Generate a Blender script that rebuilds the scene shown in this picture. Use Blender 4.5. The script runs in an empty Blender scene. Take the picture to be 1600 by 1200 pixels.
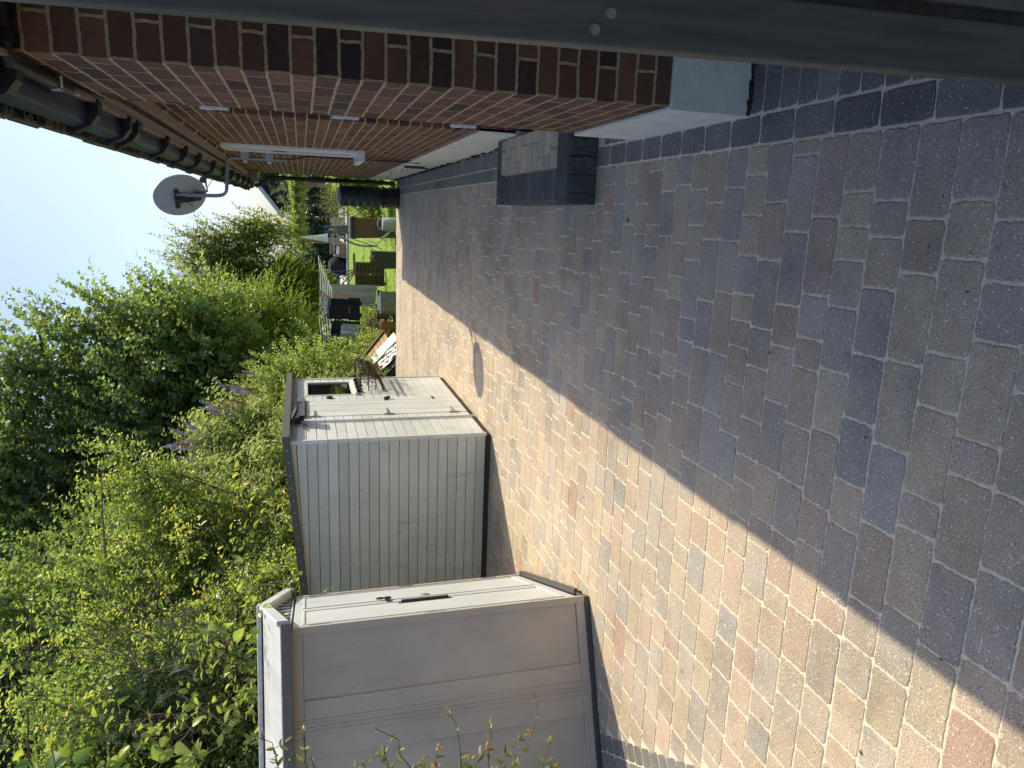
import bpy, math, random
import numpy as np
from mathutils import Vector, Matrix
D = bpy.data
SC = bpy.context.scene
COL = SC.collection
rnd = random.Random(11)
NR = np.random.RandomState(5)
# ------------------------------------------------------------------ camera (the photo was taken with the phone on its side)
H = 1.65
F_PX = 1140.0
CAM_R = ((0.97400737, 0.03777764, -0.22334391), (0.22509921, -0.27154471, 0.9357317), (-0.02529813, -0.96168411, -0.27299027))
r_ = Vector([row[0] for row in CAM_R]); d_ = Vector([row[1] for row in CAM_R]); f_ = Vector([row[2] for row in CAM_R])
cd = D.cameras.new('camera'); cam = D.objects.new('camera', cd); COL.objects.link(cam)
cd.sensor_fit = 'HORIZONTAL'; cd.sensor_width = 36.0; cd.lens = 36.0 * F_PX / 1600.0
cd.clip_start = 0.02; cd.clip_end = 3000
m3 = Matrix((d_, r_, -f_)).transposed()
cam.matrix_world = Matrix.Translation((0, 0, H)) @ m3.to_4x4()
SC.camera = cam
# ------------------------------------------------------------------ light
SUN = Vector((0.553, 0.562, 1.0)).normalized()
elev = math.asin(SUN.z); azim = math.atan2(SUN.x, SUN.y)
W = D.worlds.new('World'); SC.world = W; W.use_nodes = True
nt = W.node_tree
sky = nt.nodes.new('ShaderNodeTexSky'); sky.sky_type = 'NISHITA'; sky.sun_disc = False
sky.sun_elevation = elev; sky.sun_rotation = azim; sky.air_density = 0.9; sky.dust_density = 2.4; sky.ozone_density = 2.4
bg = nt.nodes['Background']; bg.inputs[1].default_value = 0.15
nt.links.new(sky.outputs[0], bg.inputs[0])
sl = D.lights.new('sun', 'SUN'); sl.energy = 3.5; sl.angle = math.radians(0.55); sl.color = (1.0, 0.885, 0.64)
so = D.objects.new('sun', sl); COL.objects.link(so); so.rotation_euler = SUN.to_track_quat('Z', 'Y').to_euler(); so.location = (8, 8, 20)
SC.view_settings.view_transform = 'Standard'; SC.view_settings.look = 'None'; SC.view_settings.exposure = 0.55; SC.view_settings.gamma = 1
SC.cycles.max_bounces = 8; SC.cycles.transparent_max_bounces = 8

# ------------------------------------------------------------------ helpers
def ray(p):
    a, b, c = 1200 - p[1] - 600, p[0] - 800.0, F_PX
    return r_ * a + d_ * b + f_ * c
def atY(p, Y):
    d = ray(p); return Vector((0, 0, H)) + d * (Y / d.y)

ORG = {}
class MB:
    def __init__(s): s.v = []; s.f = []; s.t = []; s.uv = None
    def add(s, vs, fs, tint=0.5):
        o = len(s.v); s.v += [tuple(v) for v in vs]; s.f += [tuple(i + o for i in f) for f in fs]; s.t += [tint] * len(vs); return s
    def obox(s, o, ax, ay, az, lo, hi, tint=0.5):
        o = Vector(o); ax = Vector(ax); ay = Vector(ay); az = Vector(az)
        vs = [o + ax * x + ay * y + az * z for z in (lo[2], hi[2]) for (x, y) in ((lo[0], lo[1]), (hi[0], lo[1]), (hi[0], hi[1]), (lo[0], hi[1]))]
        return s.add(vs, [(3, 2, 1, 0), (4, 5, 6, 7), (0, 1, 5, 4), (1, 2, 6, 5), (2, 3, 7, 6), (3, 0, 4, 7)], tint)
    def box(s, lo, hi, tint=0.5): return s.obox((0, 0, 0), (1, 0, 0), (0, 1, 0), (0, 0, 1), lo, hi, tint)
    def tube(s, pts, rad, n=8, tint=0.5, cap=True):
        pts = [Vector(p) for p in pts]; m = len(pts)
        if not isinstance(rad, (list, tuple)): rad = [rad] * m
        rings = []; up = None
        for i, p in enumerate(pts):
            t = (pts[min(i + 1, m - 1)] - pts[max(i - 1, 0)]).normalized()
            if up is None: up = Vector((0, 0, 1)) if abs(t.z) < .9 else Vector((1, 0, 0))
            a = t.cross(up).normalized(); b = a.cross(t).normalized(); up = b
            rings.append([p + (a * math.cos(2 * math.pi * k / n) + b * math.sin(2 * math.pi * k / n)) * rad[i] for k in range(n)])
        vs = [v for r in rings for v in r]; fs = []
        for i in range(m - 1):
            for k in range(n):
                fs.append((i * n + k, i * n + (k + 1) % n, (i + 1) * n + (k + 1) % n, (i + 1) * n + k))
        if cap: fs += [tuple(range(n - 1, -1, -1)), tuple((m - 1) * n + k for k in range(n))]
        return s.add(vs, fs, tint)
    def lathe(s, c, prof, n=24, tint=0.5, axis=None):
        c = Vector(c); vs = []; fs = []
        q = Vector((0, 0, 1)).rotation_difference(Vector(axis)) if axis else None
        for (r, z) in prof:
            for k in range(n):
                p = Vector((r * math.cos(2 * math.pi * k / n), r * math.sin(2 * math.pi * k / n), z))
                if q: p = q @ p
                vs.append(c + p)
        m = len(prof)
        for i in range(m - 1):
            for k in range(n): fs.append((i * n + k, i * n + (k + 1) % n, (i + 1) * n + (k + 1) % n, (i + 1) * n + k))
        if prof[0][0] > 1e-4: fs.append(tuple(range(n - 1, -1, -1)))
        if prof[-1][0] > 1e-4: fs.append(tuple((m - 1) * n + k for k in range(n)))
        return s.add(vs, fs, tint)
    def build(s, name, mat, parent=None, bevel=0, smooth=False, origin=None):
        me = D.meshes.new(name); o = D.objects.new(name, me)
        org = ORG[parent.name] if parent else (Vector(origin) if origin else Vector((0, 0, 0)))
        me.from_pydata([tuple(Vector(v) - org) for v in s.v], [], s.f); me.validate()
        if s.uv is not None:
            ul = me.uv_layers.new(name='metres')
            for l in me.loops: ul.data[l.index].uv = s.uv(Vector(s.v[l.vertex_index]), me.polygons)
        at = me.attributes.new('tint', 'FLOAT', 'POINT')
        if len(me.vertices) == len(s.t): at.data.foreach_set('value', s.t)
        me.materials.append(mat)
        if smooth:
            me.polygons.foreach_set('use_smooth', [True] * len(me.polygons))
            if smooth != 'all':
                try: me.set_sharp_from_angle(angle=math.radians(40))
                except Exception: pass
        COL.objects.link(o)
        if parent: o.parent = parent
        else: o.location = org
        ORG[o.name] = org
        if bevel:
            b = o.modifiers.new('bevel', 'BEVEL'); b.width = bevel; b.segments = 2; b.limit_method = 'ANGLE'; b.angle_limit = math.radians(35)
        return o
def tag(o, label=None, cat=None, group=None, kind=None):
    if label: o['label'] = label
    if cat: o['category'] = cat
    if group: o['group'] = group
    if kind: o['kind'] = kind
    return o
def thing(name, loc, label, cat, group=None):
    o = D.objects.new(name, None); COL.objects.link(o); o.location = loc; o.empty_display_size = 0.1
    ORG[o.name] = Vector(loc); return tag(o, label, cat, group)
def dup(root, loc, rotz, label, group=None):
    c = root.copy(); COL.objects.link(c); c.location = loc; c.rotation_euler = (0, 0, rotz); c['label'] = label
    if group: c['group'] = group
    for ch in list(root.children):
        k = ch.copy(); COL.objects.link(k); k.parent = c
        for g in list(ch.children):
            q = g.copy(); COL.objects.link(q); q.parent = k
    return c
def bez(p0, p1, p2, p3, n=8):
    out = []
    for i in range(n + 1):
        t = i / n; u = 1 - t
        out.append(Vector(p0) * u**3 + Vector(p1) * 3 * u * u * t + Vector(p2) * 3 * u * t * t + Vector(p3) * t**3)
    return out

# ------------------------------------------------------------------ materials
class NT:
    def __init__(s, name):
        s.m = D.materials.new(name); s.m.use_nodes = True; s.t = s.m.node_tree; s.b = s.t.nodes['Principled BSDF']; s.out = s.t.nodes['Material Output']
    def n(s, t, **k):
        x = s.t.nodes.new('ShaderNode' + t)
        for a, b in k.items(): setattr(x, a, b)
        return x
    def l(s, a, b): s.t.links.new(a, b)
    def coord(s, kind='Object'): return s.n('TexCoord').outputs[kind]
    def noise(s, vec, scale, det=4, rough=.55):
        x = s.n('TexNoise'); x.inputs['Scale'].default_value = scale; x.inputs['Detail'].default_value = det; x.inputs['Roughness'].default_value = rough
        s.l(vec, x.inputs['Vector']); return x.outputs['Fac']
    def ramp(s, fac, stops, interp='LINEAR'):
        x = s.n('ValToRGB'); cr = x.color_ramp; cr.interpolation = interp
        while len(cr.elements) < len(stops): cr.elements.new(0.5)
        for e, (p, c) in zip(cr.elements, stops):
            e.position = p; e.color = (*c, 1) if len(c) == 3 else c
        s.l(fac, x.inputs[0]); return x.outputs[0]
    def mix(s, fac, a, b, mode='MIX'):
        x = s.n('MixRGB', blend_type=mode)
        for i, q in ((0, fac), (1, a), (2, b)):
            if isinstance(q, (int, float)): x.inputs[i].default_value = q
            elif isinstance(q, tuple): x.inputs[i].default_value = (*q, 1)
            else: s.l(q, x.inputs[i])
        return x.outputs[0]
    def attr(s, name='tint'): return s.n('Attribute', attribute_name=name).outputs['Fac']
    def math(s, op, a, b=0.0):
        x = s.n('Math', operation=op)
        for i, q in enumerate((a, b)):
            if isinstance(q, (int, float)): x.inputs[i].default_value = q
            else: s.l(q, x.inputs[i])
        return x.outputs[0]
    def mapv(s, vec, scale=(1, 1, 1), rot=(0, 0, 0)):
        x = s.n('Mapping'); x.inputs['Scale'].default_value = scale; x.inputs['Rotation'].default_value = rot; s.l(vec, x.inputs['Vector']); return x.outputs[0]
    def bump(s, h, strength=.3, dist=.01, prev=None):
        x = s.n('Bump'); x.inputs['Strength'].default_value = strength; x.inputs['Distance'].default_value = dist; s.l(h, x.inputs['Height'])
        if prev: s.l(prev, x.inputs['Normal'])
        s.l(x.outputs[0], s.b.inputs['Normal']); return x.outputs[0]
    def base(s, c):
        if isinstance(c, tuple): s.b.inputs['Base Color'].default_value = (*c, 1)
        else: s.l(c, s.b.inputs['Base Color'])
    def rough(s, r):
        if isinstance(r, (int, float)): s.b.inputs['Roughness'].default_value = r
        else: s.l(r, s.b.inputs['Roughness'])

def simple(name, c, rough=.5, var=.15, scale=12, metal=0, bump=0, bscale=200, stretch=None):
    t = NT(name); v = t.coord()
    if stretch: v = t.mapv(v, stretch)
    n = t.noise(v, scale, 5)
    dk = tuple(x * (1 - var) for x in c); lt = tuple(min(1, x * (1 + var)) for x in c)
    t.base(t.ramp(n, [(.3, dk), (.7, lt)])); t.rough(rough); t.b.inputs['Metallic'].default_value = metal
    if bump: t.bump(t.noise(v, bscale, 3), bump, .004)
    return t.m
def m_brick():
    t = NT('brickwork'); uv = t.n('UVMap').outputs[0]
    wob = t.n('TexNoise'); wob.inputs['Scale'].default_value = 24; wob.inputs['Detail'].default_value = 3; t.l(uv, wob.inputs['Vector'])
    sub = t.n('VectorMath', operation='SUBTRACT'); t.l(wob.outputs['Color'], sub.inputs[0]); sub.inputs[1].default_value = (.5, .5, .5)
    sc = t.n('VectorMath', operation='SCALE'); t.l(sub.outputs[0], sc.inputs[0]); sc.inputs['Scale'].default_value = .010
    ad = t.n('VectorMath', operation='ADD'); t.l(uv, ad.inputs[0]); t.l(sc.outputs[0], ad.inputs[1])
    b = t.n('TexBrick', offset=.5); t.l(ad.outputs[0], b.inputs['Vector'])
    for k, val in (('Scale', 1), ('Mortar Size', .0062), ('Mortar Smooth', .25), ('Bias', 0), ('Brick Width', .225), ('Row Height', .075)): b.inputs[k].default_value = val
    b.inputs['Color1'].default_value = (0, 0, 0, 1); b.inputs['Color2'].default_value = (1, 1, 1, 1); b.inputs['Mortar'].default_value = (.5, .5, .5, 1)
    col = t.ramp(b.outputs['Color'], [(0, (.055, .030, .026)), (.22, (.128, .058, .036)), (.45, (.188, .086, .048)), (.6, (.104, .053, .037)), (.78, (.235, .108, .059)), (.92, (.145, .073, .047)), (1, (.068, .040, .036))])
    big = t.noise(uv, 14, 5, .6)
    col = t.mix(t.ramp(big, [(.35, (.0,) * 3), (.75, (.5,) * 3)]), col, t.mix(1.0, col, (.55, .5, .5), 'MULTIPLY'))
    fine = t.noise(uv, 260, 2)
    wx = t.noise(uv, 1.7, 6, .7)
    col = t.mix(1.0, col, t.ramp(wx, [(.32, (.72, .72, .74)), (.5, (1,) * 3), (.7, (1.22, 1.18, 1.12))]), 'MULTIPLY')
    eff = t.noise(uv, 9, 6, .7)
    col = t.mix(t.ramp(eff, [(.62, (0,) * 3), (.78, (.35,) * 3)]), col, (.33, .27, .22))
    col = t.mix(.35, col, t.mix(1.0, col, t.ramp(fine, [(.3, (.45,) * 3), (.7, (1.5,) * 3)]), 'MULTIPLY'))
    mcol = t.ramp(t.noise(uv, 40, 4), [(.3, (.31, .225, .125)), (.7, (.56, .43, .255))])
    col = t.mix(b.outputs['Fac'], col, mcol)
    t.base(col); t.rough(.88)
    h = t.math('SUBTRACT', t.math('MULTIPLY', fine, .3), b.outputs['Fac'])
    t.bump(h, .8, .006); return t.m
def m_paver(name, stops, spk=1.0):
    t = NT(name); o = t.coord(); tint = t.attr()
    base = t.ramp(tint, stops, 'CONSTANT')
    alt = t.ramp(t.math('FRACT', t.math('MULTIPLY', tint, 17.3)), stops, 'CONSTANT')
    blot = t.noise(o, 7, 4, .6)
    col = t.mix(t.ramp(blot, [(.45, (0,) * 3), (.68, (.7,) * 3)]), base, alt)
    br = t.ramp(t.math('FRACT', t.math('MULTIPLY', tint, 53.7)), [(0, (.90,) * 3), (1, (1.09,) * 3)])
    col = t.mix(1.0, col, br, 'MULTIPLY')
    g1 = t.noise(o, 190, 3, .7)
    col = t.mix(.75, col, t.mix(1.0, col, t.ramp(g1, [(.30, (.35,) * 3), (.5, (1,) * 3), (.70, (1.6,) * 3)]), 'MULTIPLY'))
    vo = t.n('TexVoronoi'); vo.inputs['Scale'].default_value = 120; t.l(o, vo.inputs['Vector'])
    rnd1 = t.n('SeparateColor'); t.l(vo.outputs['Color'], rnd1.inputs[0])
    near = t.math('LESS_THAN', vo.outputs['Distance'], t.math('MULTIPLY', rnd1.outputs[1], .34))
    wh = t.math('MULTIPLY', near, t.math('GREATER_THAN', rnd1.outputs[0], .52))
    col = t.mix(t.math('MULTIPLY', wh, .9 * spk), col, (.85, .80, .72))
    vd = t.n('TexVoronoi'); vd.inputs['Scale'].default_value = 100; t.l(t.mapv(o, rot=(0, 0, .7)), vd.inputs['Vector'])
    r2 = t.n('SeparateColor'); t.l(vd.outputs['Color'], r2.inputs[0])
    dkm = t.math('MULTIPLY', t.math('LESS_THAN', vd.outputs['Distance'], t.math('MULTIPLY', r2.outputs[1], .24)), t.math('GREATER_THAN', r2.outputs[0], .5))
    col = t.mix(t.math('MULTIPLY', dkm, .8), col, (.05, .045, .04))
    stain = t.noise(o, 1.3, 7, .72)
    col = t.mix(.85, col, t.mix(1.0, col, t.ramp(stain, [(.34, (.66, .66, .64)), (.5, (1.0,) * 3), (.68, (1.15, 1.14, 1.11))]), 'MULTIPLY'))
    drip = t.noise(o, 22, 3, .5)
    col = t.mix(t.ramp(drip, [(.66, (0,) * 3), (.74, (.45,) * 3)]), col, (.13, .115, .095))
    t.base(col); t.rough(.82)
    t.bump(t.math('SUBTRACT', g1, t.math('MULTIPLY', dkm, .6)), .35, .003); return t.m
def m_wood_tint(name, c1, c2, rough=.65, stretch=(1, 1, 1), scale=20, var=.18, knots=0, dirt=.30):
    t = NT(name); v = t.mapv(t.coord(), stretch)
    n = t.noise(v, scale, 6, .65)
    col = t.ramp(n, [(.25, c1), (.75, c2)])
    tb = t.ramp(t.attr(), [(0, (1 - var,) * 3), (1, (1 + var,) * 3)])
    col = t.mix(1.0, col, tb, 'MULTIPLY')
    big = t.noise(t.coord(), 2.2, 4)
    col = t.mix(.5, col, t.mix(1.0, col, t.ramp(big, [(.3, (.8,) * 3), (.7, (1.12,) * 3)]), 'MULTIPLY'))
    if knots:
        vo = t.n('TexVoronoi'); vo.inputs['Scale'].default_value = knots; t.l(t.coord(), vo.inputs['Vector'])
        sp = t.n('SeparateColor'); t.l(vo.outputs['Color'], sp.inputs[0])
        k = t.math('MULTIPLY', t.math('LESS_THAN', vo.outputs['Distance'], .055), t.math('GREATER_THAN', sp.outputs[0], .55))
        col = t.mix(t.math('MULTIPLY', k, .75), col, tuple(x * .3 for x in c1))
    dr1 = t.noise(t.mapv(t.coord(), (2.2, 2.2, .7)), 3.1, 8, .75)
    col = t.mix(t.ramp(dr1, [(.56, (0,) * 3), (.72, (dirt,) * 3)]), col, (.12, .12, .085))
    t.base(col); t.rough(rough); t.bump(n, .25, .002); return t.m
def m_leaf(name, stops, trans=.45, tcol=1.0, rough=.42, yel=(1.25, 1.25, .55), gain=1.0):
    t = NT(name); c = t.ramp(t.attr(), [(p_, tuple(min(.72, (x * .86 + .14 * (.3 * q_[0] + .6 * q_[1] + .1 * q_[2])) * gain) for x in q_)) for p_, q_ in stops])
    t.base(c); t.rough(rough); t.b.inputs['Specular IOR Level'].default_value = .75
    tr = t.n('BsdfTranslucent'); t.l(t.mix(1.0, c, tuple(x * 1.45 for x in yel), 'MULTIPLY'), tr.inputs[0])
    ms = t.n('MixShader'); ms.inputs[0].default_value = trans
    t.l(t.b.outputs[0], ms.inputs[1]); t.l(tr.outputs[0], ms.inputs[2]); t.l(ms.outputs[0], t.out.inputs[0]); return t.m

M = {}
M['brick'] = m_brick()
M['paver'] = m_paver('block_paving', [(0, (.455, .36, .27)), (.20, (.42, .35, .28)), (.38, (.39, .345, .295)), (.50, (.465, .38, .275)), (.62, (.44, .335, .265)), (.74, (.405, .352, .292)), (.84, (.34, .318, .285)), (.90, (.47, .385, .275)), (.982, (.44, .30, .235))])
M['charcoal'] = m_paver('charcoal_blocks', [(0, (.165,.160,.155)), (.3, (.195,.188,.18)), (.6, (.15,.147,.145)), (.8, (.215,.205,.19))], .7)
M['stepdark'] = m_paver('step_blocks', [(0, (.05, .06, .06)), (.4, (.085, .10, .095)), (.7, (.06, .07, .07))], .4)
M['sand'] = simple('joint_sand', (.71, .62, .48), .95, .18, 60, bump=.5, bscale=400)
M['white'] = simple('white_masonry_paint', (.74,.705,.635), .75, .10, 9, bump=.6, bscale=60)
M['upvc'] = simple('white_plastic', (.78, .79, .80), .3, .03, 4)
M['black'] = simple('black_plastic', (.010, .010, .012), .5, .2, 15)
M['gutter'] = simple('navy_black_gutter', (.018,.028,.068), .38, .25, 6)
M['fascia'] = simple('taupe_plastic', (.28, .225, .185), .45, .05, 3)
M['fasciadark'] = simple('dark_brown_fascia', (.05, .04, .038), .35, .1, 3)
M['soffit'] = simple('taupe_soffit', (.33, .27, .225), .5, .05, 3)
M['tile'] = simple('mossy_roof_tile', (.075, .08, .05), .95, .5, 26, bump=.8, bscale=40)
M['moss'] = simple('moss', (.028, .034, .016), 1, .5, 60, bump=.8, bscale=120)
M['grey'] = simple('grey_metal', (.24, .25, .26), .45, .1, 20, metal=.3)
M['dishback'] = simple('grey_dish_paint', (.34,.36,.39), .4, .06, 30)
M['galv'] = simple('galvanised_steel', (.42, .43, .44), .38, .15, 30, metal=.7)
M['glass'] = simple('dark_window_glass', (.02, .025, .025), .05, .1, 2)
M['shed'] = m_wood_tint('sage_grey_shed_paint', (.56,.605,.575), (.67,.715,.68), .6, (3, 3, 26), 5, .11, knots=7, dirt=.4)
M['shedlit'] = m_wood_tint('sage_grey_sunlit_paint', (.64,.68,.68), (.76,.80,.805), .6, (6, 6, 26), 5, .08, knots=7, dirt=.35)  # lighter copy of the shed paint, sun on the front put into its colour
M['shedfelt'] = simple('green_grey_felt', (.115, .125, .115), .95, .25, 90, bump=.8, bscale=300)
M['shedbase'] = simple('dark_timber_bearer', (.06, .045, .033), .9, .3, 20)
M['box'] = m_wood_tint('taupe_resin', (.53,.465,.385), (.59,.52,.43), .55, (1, 1, 1), 4, .03, dirt=.2)
M['boxdoor'] = m_wood_tint('sunlit_pale_resin', (.54,.575,.60), (.60,.635,.66), .5, (1, 1, 1), 5, .03, dirt=.14)  # the store's beige resin made paler, sunlight on the front put into the colour
M['boxroof'] = m_wood_tint('grey_resin_roof', (.38,.39,.39), (.62,.63,.62), .6, (2, 22, 2), 6, .06)
M['boxtrim'] = simple('mid_grey_resin', (.185,.17,.15), .55, .08, 8)
M['boxdark'] = simple('dark_grey_resin', (.07, .07, .072), .5, .1, 8)
M['gate'] = m_wood_tint('dark_stained_timber', (.040, .047, .049), (.15, .125, .095), .5, (9, 9, 1.0), 4, .12, knots=6)
M['iron'] = simple('rusty_black_iron', (.02, .016, .014), .7, .4, 60)
M['deadleaf'] = simple('dry_brown_foliage', (.14, .085, .05), .9, .5, 80)
M['soil'] = simple('soil', (.09, .07, .05), 1, .4, 8, bump=.8, bscale=60)
M['lawn'] = simple('lawn_turf', (.20, .31, .04), .9, .35, 5, bump=.8, bscale=120)
M['kerb'] = simple('concrete_edging', (.50, .49, .46), .85, .1, 20)
M['buttgreen'] = simple('dark_green_plastic', (.010, .038, .038), .45, .03, 3)
M['bin'] = simple('brown_plastic', (.135,.065,.042), .5, .1, 8)
M['slate'] = simple('dark_slate_plastic', (.03, .032, .036), .55, .2, 12)
M['brownwood'] = m_wood_tint('weathered_brown_wood', (.07, .05, .03), (.17, .125, .075), .8, (6, 6, 1), 8, .15)
M['orangewood'] = m_wood_tint('orange_decking', (.33, .17, .075), (.50, .29, .14), .7, (1, 12, 1), 8, .15)
M['oak'] = m_wood_tint('pergola_timber', (.17, .12, .075), (.30, .22, .14), .8, (3, 3, 3), 8, .1)
M['terracotta'] = simple('terracotta', (.30, .12, .07), .85, .15, 20)
M['stone'] = simple('grey_stone', (.21,.205,.185), .95, .5, 45, bump=.8, bscale=90)
M['rattan'] = simple('tan_rattan', (.24, .185, .13), .8, .3, 120)
M['canvas'] = simple('white_canvas', (.72, .73, .74), .8, .06, 10)
M['sheet'] = simple('pale_green_sheet', (.40, .45, .42), .85, .06, 6)
M['navy'] = simple('navy_cotton', (.012, .014, .032), .9, .2, 20)
M['pink'] = simple('pink_white_cotton', (.60, .36, .37), .9, .25, 16)
M['blue'] = simple('blue_white_cotton', (.48,.53,.64), .9, .35, 34)
M['bluecloth'] = simple('blue_cotton', (.05, .12, .42), .9, .2, 30)
M['orangeprint'] = simple('orange_print', (.50, .16, .03), .8, .1, 20)
M['bark'] = simple('bark', (.075, .058, .042), .95, .4, 40, bump=.8, bscale=90)
M['twig'] = simple('pale_twig', (.16, .115, .08), .9, .3, 40)
M['line'] = simple('pale_green_line', (.45, .55, .50), .5, .05, 10)
M['housewall'] = simple('dark_gable', (.06, .055, .05), .9, .2, 6)
M['bargeboard'] = simple('white_bargeboard', (.7, .7, .7), .6, .05, 6)
M['farroof'] = simple('far_roof_slate', (.10, .10, .105), .85, .2, 6)
M['bluegrip'] = simple('blue_foam', (.05, .10, .24), .6, .15, 20)
M['wetblue'] = simple('blue_plastic', (.02, .08, .36), .4, .2, 20)
G = lambda *s: [(p, c) for p, c in s]
M['l_syc'] = m_leaf('sycamore_leaf', G((0, (.066, .104, .046)), (.5, (.092, .140, .052)), (.85, (.125, .18, .056)), (1, (.19, .24, .06))), .48, gain=1.75)
M['l_lime'] = m_leaf('light_green_leaf', G((0, (.085, .13, .035)), (.5, (.14, .20, .045)), (1, (.25, .31, .065))), .5, gain=1.5)
M['l_hazel'] = m_leaf('hazel_leaf', G((0, (.08, .12, .035)), (.6, (.15, .19, .04)), (1, (.32, .31, .06))), .48, gain=1.3)
M['l_yel'] = m_leaf('yellow_green_leaf', G((0, (.075, .135, .035)), (.5, (.145, .215, .05)), (.85, (.29, .335, .075)), (1, (.42, .32, .09))), .48, gain=1.4)
M['l_hedge'] = m_leaf('hedge_leaf', G((0, (.032, .058, .022)), (.5, (.085, .13, .035)), (.82, (.17, .22, .045)), (1, (.32, .34, .06))), .46, rough=.3, gain=1.6)
M['l_budd'] = m_leaf('buddleia_leaf', G((0, (.10, .15, .07)), (.6, (.17, .225, .09)), (1, (.29, .33, .17))), .42, gain=1.4)
M['l_fig'] = m_leaf('fig_leaf', G((0, (.10, .17, .03)), (.6, (.20, .27, .04)), (.78, (.42, .38, .04)), (1, (.48, .36, .05))), .5)
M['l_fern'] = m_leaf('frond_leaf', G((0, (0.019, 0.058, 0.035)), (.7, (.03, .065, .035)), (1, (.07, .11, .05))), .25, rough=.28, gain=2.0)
M['l_ivy'] = m_leaf('ivy_leaf', G((0, (.10, .19, .045)), (.5, (.22, .32, .05)), (1, (.36, .42, .06))), .5, rough=.35)
M['l_honey'] = m_leaf('honeysuckle_leaf', G((0, (.10, .16, .05)), (.45, (.20, .26, .07)), (.7, (.30, .30, .12)), (1, (.42, .20, .08))), .45, rough=.35)
M['l_far'] = m_leaf('far_leaf', G((0, (0.048, 0.096, 0.032)), (1, (.09, .14, .04))), .4, gain=1.3)
M['l_red'] = m_leaf('red_leaf', G((0, (.06, .02, .022)), (1, (.15, .045, .045))), .4, yel=(.8, .6, .6))
M['l_grass'] = m_leaf('grass_blade', G((0, (.14, .23, .03)), (1, (.28, .40, .055))), .45)
M['l_pamp'] = m_leaf('reed_blade', G((0, (.055, .09, .03)), (1, (.13, .19, .055))), .4, gain=1.2)
M['flower'] = simple('lilac_flower', (.46, .36, .55), .8, .3, 60)
M['flowerold'] = simple('faded_flower', (.34, .22, .15), .9, .3, 60)

# ------------------------------------------------------------------ ground, driveway
PEND = 13.35           # far edge of the paving
g = MB(); ys = [-80, -20, -2, 5, PEND - .05, PEND + .03, 60, 300, 1500]; zs = [-.06, -.06, -.06, -.06, -.06, -.52, -.52, -.52, -.52]; xs = [-1500, -200, -30, -4.2, 12, 40, 200, 1500]
g.add([(x, y, z) for y, z in zip(ys, zs) for x in xs], [(j * 8 + i, j * 8 + i + 1, (j + 1) * 8 + i + 1, (j + 1) * 8 + i) for j in range(8) for i in range(7)])
tag(g.build('ground', M['soil']), kind='structure')
lw = MB(); nx, ny = 24, 40
lv = []
for j in range(ny + 1):
    for i in range(nx + 1):
        x = -7 + 19 * i / nx; y = PEND + .1 + (35.4 - PEND - .1) * j / ny
        lv.append((x, y, -.5 + .012 * math.sin(x * 3.1 + y) + .012 * math.sin(y * 2.3 - x)))
lw.add(lv, [(j * (nx + 1) + i, j * (nx + 1) + i + 1, (j + 1) * (nx + 1) + i + 1, (j + 1) * (nx + 1) + i) for j in range(ny) for i in range(nx)])
tag(lw.build('lawn', M['lawn'], smooth='all'), kind='structure')

def left_limit(y):
    if y < 4.7: return -2.69 - (y - 2.985) * .603
    return -4.1
s = MB(); s.add([(-.2, -1.4, -.0030), (2.6, -1.4, -.0030), (2.6, 2.6, -.0030), (.6, 2.6, -.0030), (.6, PEND, -.0030), (-4.3, PEND, -.0030), (-4.3, 5.3, -.0030)], [tuple(range(7))])
tag(s.build('joint_sand', M['sand']), kind='structure')

def paver(mb, cx, cy, lx, ly, ang=0.0, detail=6, tint=.5, jit=.0028, z0=0.0, bev=.006, rc=.007):
    hx, hy = lx / 2, ly / 2
    pts = []
    def side(ax, ay, bx, by, n):
        for i in range(n):
            t = i / n; pts.append((ax + (bx - ax) * t, ay + (by - ay) * t))
    nxs = max(2, int(detail * lx / .13)); nys = max(2, int(detail * ly / .13))
    if detail <= 1: pts = [(-hx, -hy), (hx, -hy), (hx, hy), (-hx, hy)]
    else:
        side(-hx + rc, -hy, hx - rc, -hy, nxs); side(hx, -hy + rc, hx, hy - rc, nys); side(hx - rc, hy, -hx + rc, hy, nxs); side(-hx, hy - rc, -hx, -hy + rc, nys)
    n = len(pts); c, s_ = math.cos(ang), math.sin(ang)
    P = []
    ph = rnd.random() * 6
    for i, (x, y) in enumerate(pts):
        r = math.hypot(x, y) + 1e-9
        j = ((rnd.random() - .5) * 1.0 * jit + .30 * jit * (math.sin(i * 1.1 + ph) + math.sin(i * .47 + ph * 2.3))) if detail > 1 else 0
        if detail > 1:
            if rnd.random() < .10: j -= jit * rnd.random() * 1.1
            if abs(abs(y) - hy) < 1e-6 and abs(x) < hx - rc * .5: y += j * .75 * (1 if y > 0 else -1)
            elif abs(abs(x) - hx) < 1e-6 and abs(y) < hy - rc * .5: x += j * (1 if x > 0 else -1)
            else: x, y = x + x / r * j * .6, y + y / r * j * .6
        P.append((x, y, r))
    tx, ty = (rnd.random() - .5) * .010, (rnd.random() - .5) * .010
    zz = z0 + (rnd.random() - .5) * .0016
    vs = []
    for k, (ins, dz) in enumerate(((0, -.014), (0, -.0035), (bev * .45, -.0009), (bev, 0))):
        for (x, y, r) in P:
            q = 1 - ins / r; X, Y = x * q, y * q
            vs.append((cx + X * c - Y * s_, cy + X * s_ + Y * c, zz + dz + X * tx + Y * ty))
    fs = [(k * n + i, k * n + (i + 1) % n, (k + 1) * n + (i + 1) % n, (k + 1) * n + i) for k in range(3) for i in range(n)]
    fs.append(tuple(3 * n + i for i in range(n)))
    mb.add(vs, fs, tint)

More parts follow.
